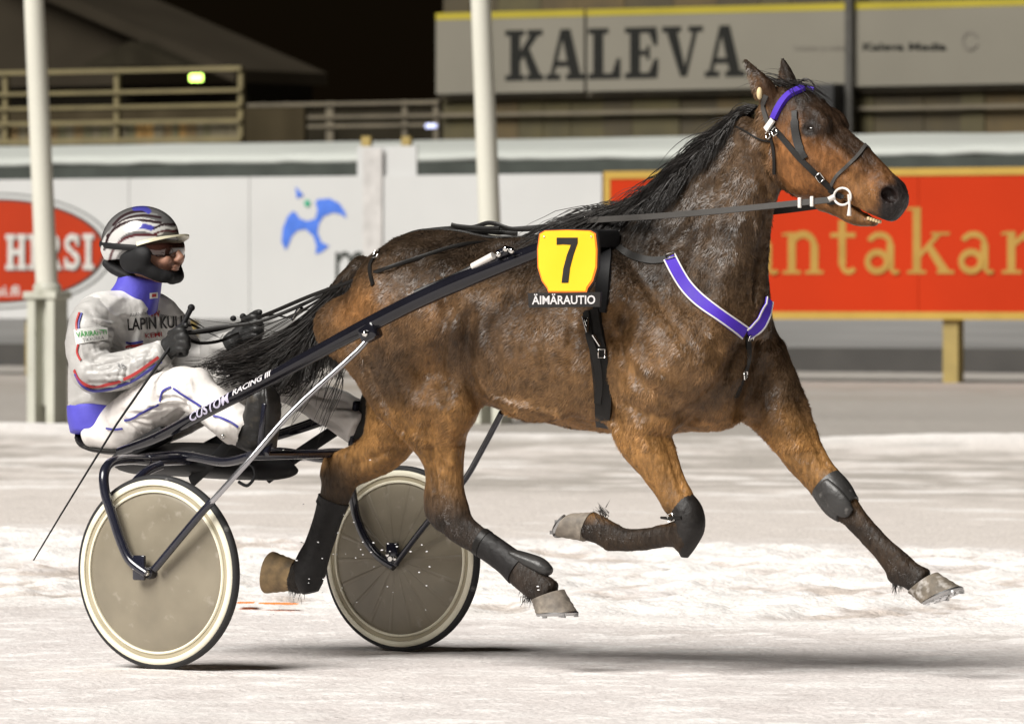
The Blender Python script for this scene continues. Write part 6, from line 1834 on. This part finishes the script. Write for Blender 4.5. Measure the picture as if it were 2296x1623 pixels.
for q in ((1224, 531), (1330, 531)):
    mb = MB(); mb.ball(plate_pt(q[0], q[1], .010), .004, 6); mb.build('screw', M['chrome'], plate, smooth=180)
mb = MB(); mb.tube([plate_pt(1275, 540, -.008), plate_pt(1275, 540, -.06)], .012, 8); mb.build('plate_bracket', M['black_rubber'], plate, smooth=60)
# ================================================================ lettering on the team
# name strip
letter_mesh('lettering', '\u00c4IM\u00c4RAUTIO', lambda u, v: plate_pt(1197 + 142 * u, 682 - 24 * v + 1.0 - 1.2 * u, .0115), M['white_trim'], plate, bold=.02)
# maker's name on the shaft
SP = [np.array(p) for p in spline([tuple(p) for p in shaft_pts], 10)]; SPX = np.array([to_px(np.array([p]))[0] for p in SP]); SRR = np.interp(np.linspace(0, len(shaft_pts) - 1, len(SP)), range(len(shaft_pts)), shaft_r)
def shaft_pt(px, off):
    """point on the camera-side face of the near shaft, off = -1..1 across it"""
    k = np.interp(px, SPX[:, 0], np.arange(len(SP))); i = int(min(k, len(SP) - 2)); f = k - i
    p = SP[i] * (1 - f) + SP[i + 1] * f; t = SP[i + 1] - SP[i]; t /= np.linalg.norm(t)
    r = SRR[i] + .0022
    n = np.array((-t[1], 0, 0)) * 0 + np.array((0, -1, 0)); n = n - t * (n @ t); n /= np.linalg.norm(n); w = np.cross(n, t)
    if w[2] < 0: w = -w
    a = off * 1.2 + .15
    return p + (n * math.cos(a) + w * math.sin(a)) * r
M['letter_white'] = mat('letter_white', (.72, .70, .72), .5)
M['letter_violet'] = mat('letter_violet', (.55, .52, .66), .5)
letter_mesh('lettering', 'CUSTOM', lambda u, v: shaft_pt(436 + 88 * u, (v - .5) * 1.25), M['letter_violet'], sulky, bold=.025, shear=.25)
letter_mesh('lettering', 'RACING III', lambda u, v: shaft_pt(532 + 86 * u, .25 + (v - .5) * .75), M['letter_white'], sulky, bold=.02, shear=.2)

def on_cloth(bvh, x0, y0, x1, y1, hgt, lift=.003, slant=0.0):
    """lettering between two survey points, draped on a garment"""
    d = np.array((x1 - x0, y1 - y0), dtype=float); ln = np.hypot(*d); d /= ln; nrm = np.array((d[1], -d[0]))
    def place(u, v):
        q = np.array((x0, y0)) + d * u * ln + nrm * v * hgt
        p, n = hit(q[0], q[1], bvh, lift); return p
    return place
M['print_black'] = mat('print_black', (.02, .018, .02), .6)
M['print_red'] = mat('print_red', (.42, .03, .03), .6)
M['print_green'] = mat('print_green', (.08, .35, .10), .6)
M['print_grey'] = mat('print_grey', (.18, .18, .18), .6)
M['patch_white'] = mat('patch_white', (.76, .76, .73), .55)
M['stripe_red'] = mat('stripe_red', (.42, .035, .035), .6)
M['stripe_blue'] = mat('stripe_blue', (.05, .05, .30), .6)
letter_mesh('lettering', 'LAPIN KULLU', on_cloth(JB, 286, 741, 432, 733, 27), M['print_black'], jacket, bold=.02)
letter_mesh('lettering', 'ALANEN', on_cloth(JB, 290, 710, 330, 706, 7), M['print_grey'], jacket)
letter_mesh('lettering', 'MYLLY OY', on_cloth(JB, 358, 712, 400, 718, 7), M['print_grey'], jacket)
letter_mesh('lettering', 'VVV', on_cloth(JB, 335, 712, 358, 710, 13), M['print_red'], jacket, bold=.05)
letter_mesh('lettering', 'KEMI', on_cloth(JB, 325, 758, 362, 754, 10), M['print_red'], jacket, bold=.01)
def cloth_quad(name, bvh, corners, material, parent, lift=.002, nu=12, nv=8):
    A, B, C, D = [np.array(c, float) for c in corners]; vs = []; fs = []
    for i in range(nu + 1):
        for j in range(nv + 1):
            u, v = i / nu, j / nv; q = (A * (1 - u) + B * u) * (1 - v) + (D * (1 - u) + C * u) * v
            vs.append(hit(q[0], q[1], bvh, lift)[0])
    fs = [(i * (nv + 1) + j, (i + 1) * (nv + 1) + j, (i + 1) * (nv + 1) + j + 1, i * (nv + 1) + j + 1) for i in range(nu) for j in range(nv)]
    mb = MB(); mb.add(vs, fs); return mb.build(name, material, parent, smooth=60)
PG = np.array([[list(hit(*(((1 - v) * ((1 - u) * np.array((168, 740.)) + u * np.array((238, 731.))) + v * ((1 - u) * np.array((174, 772.)) + u * np.array((240, 762.))))), JB, .008)[0]) for v in np.linspace(0, 1, 7)] for u in np.linspace(0, 1, 13)])
for _ in range(8):
    Q_ = PG.copy(); Q_[1:-1] = (PG[:-2] + 2 * PG[1:-1] + PG[2:]) / 4; PG = Q_.copy(); Q_[:, 1:-1] = (PG[:, :-2] + 2 * PG[:, 1:-1] + PG[:, 2:]) / 4; PG = Q_
mb = MB(); mb.add([tuple(p) for r_ in PG for p in r_], [(i * 7 + j, (i + 1) * 7 + j, (i + 1) * 7 + j + 1, i * 7 + j + 1) for i in range(12) for j in range(6)]); mb.build('sleeve_patch', M['patch_white'], jacket, smooth=60)
def on_patch(u, v):
    a, b = min(u * 12, 11.999), min(max(v, 0) * 6, 5.999); i, j = int(a), int(b); a -= i; b -= j
    p = (PG[i, j] * (1 - a) + PG[i + 1, j] * a) * (1 - b) + (PG[i, j + 1] * (1 - a) + PG[i + 1, j + 1] * a) * b
    n = np.cross(PG[i + 1, j] - PG[i, j], PG[i, j + 1] - PG[i, j]); n /= np.linalg.norm(n); n = n if n[1] < 0 else -n
    return p + n * .0022
letter_mesh('lettering', 'V\u00c4RIRAITTI', lambda u, v: on_patch(.05 + .90 * u, .55 - .42 * v), M['print_green'], jacket, bold=.02)
letter_mesh('lettering', 'TIKKURILA', lambda u, v: on_patch(.20 + .66 * u, .92 - .26 * v), M['print_grey'], jacket)
letter_mesh('lettering', '36', on_cloth(JB, 265, 830, 282, 826, 14, .006), M['print_grey'], jacket)
cloth_quad('collar_badge', CB, ((335, 657), (353, 655), (353, 668), (335, 670)), M['patch_white'], collar, .002, 3, 2)
cloth_quad('collar_mark', CB, ((340, 659), (349, 658), (349, 665), (340, 666)), M['print_red'], collar, .0035, 2, 2)
def piping(pts, w, material, bvh, parent, lift=.004, n=8):
    P, N = smoothed(*hits(pts, lift, n, bvh), 2); mb = MB(); ribbon(mb, P, N, w, .003); mb.build('piping', material, parent, smooth=60)
piping([(168, 830), (180, 853), (206, 866), (250, 860), (300, 840), (356, 800)], .011, M['stripe_red'], JB, jacket)
piping([(170, 838), (184, 862), (210, 875), (254, 869), (304, 849), (362, 809)], .011, M['stripe_blue'], JB, jacket)
piping([(179, 702), (173, 722), (172, 742)], .008, M['stripe_red'], JB, jacket)
piping([(184, 703), (178, 724), (177, 742)], .006, M['stripe_blue'], JB, jacket)
piping([(177, 772), (174, 790), (182, 808)], .008, M['stripe_red'], JB, jacket)
piping([(282, 770), (300, 769), (318, 766)], .008, M['stripe_blue'], JB, jacket)
piping([(282, 777), (300, 776), (318, 772)], .008, M['stripe_red'], JB, jacket)
piping([(280, 942), (300, 937), (330, 918), (356, 906)], .008, M['stripe_blue'], TB, trousers)
piping([(360, 900), (366, 878), (384, 868)], .008, M['stripe_blue'], TB, trousers)
piping([(390, 872), (420, 890), (452, 912)], .008, M['stripe_blue'], TB, trousers)
piping([(478, 932), (510, 942), (534, 958)], .008, M['stripe_blue'], TB, trousers)
piping([(240, 960), (258, 962), (276, 960)], .007, M['stripe_blue'], TB, trousers)
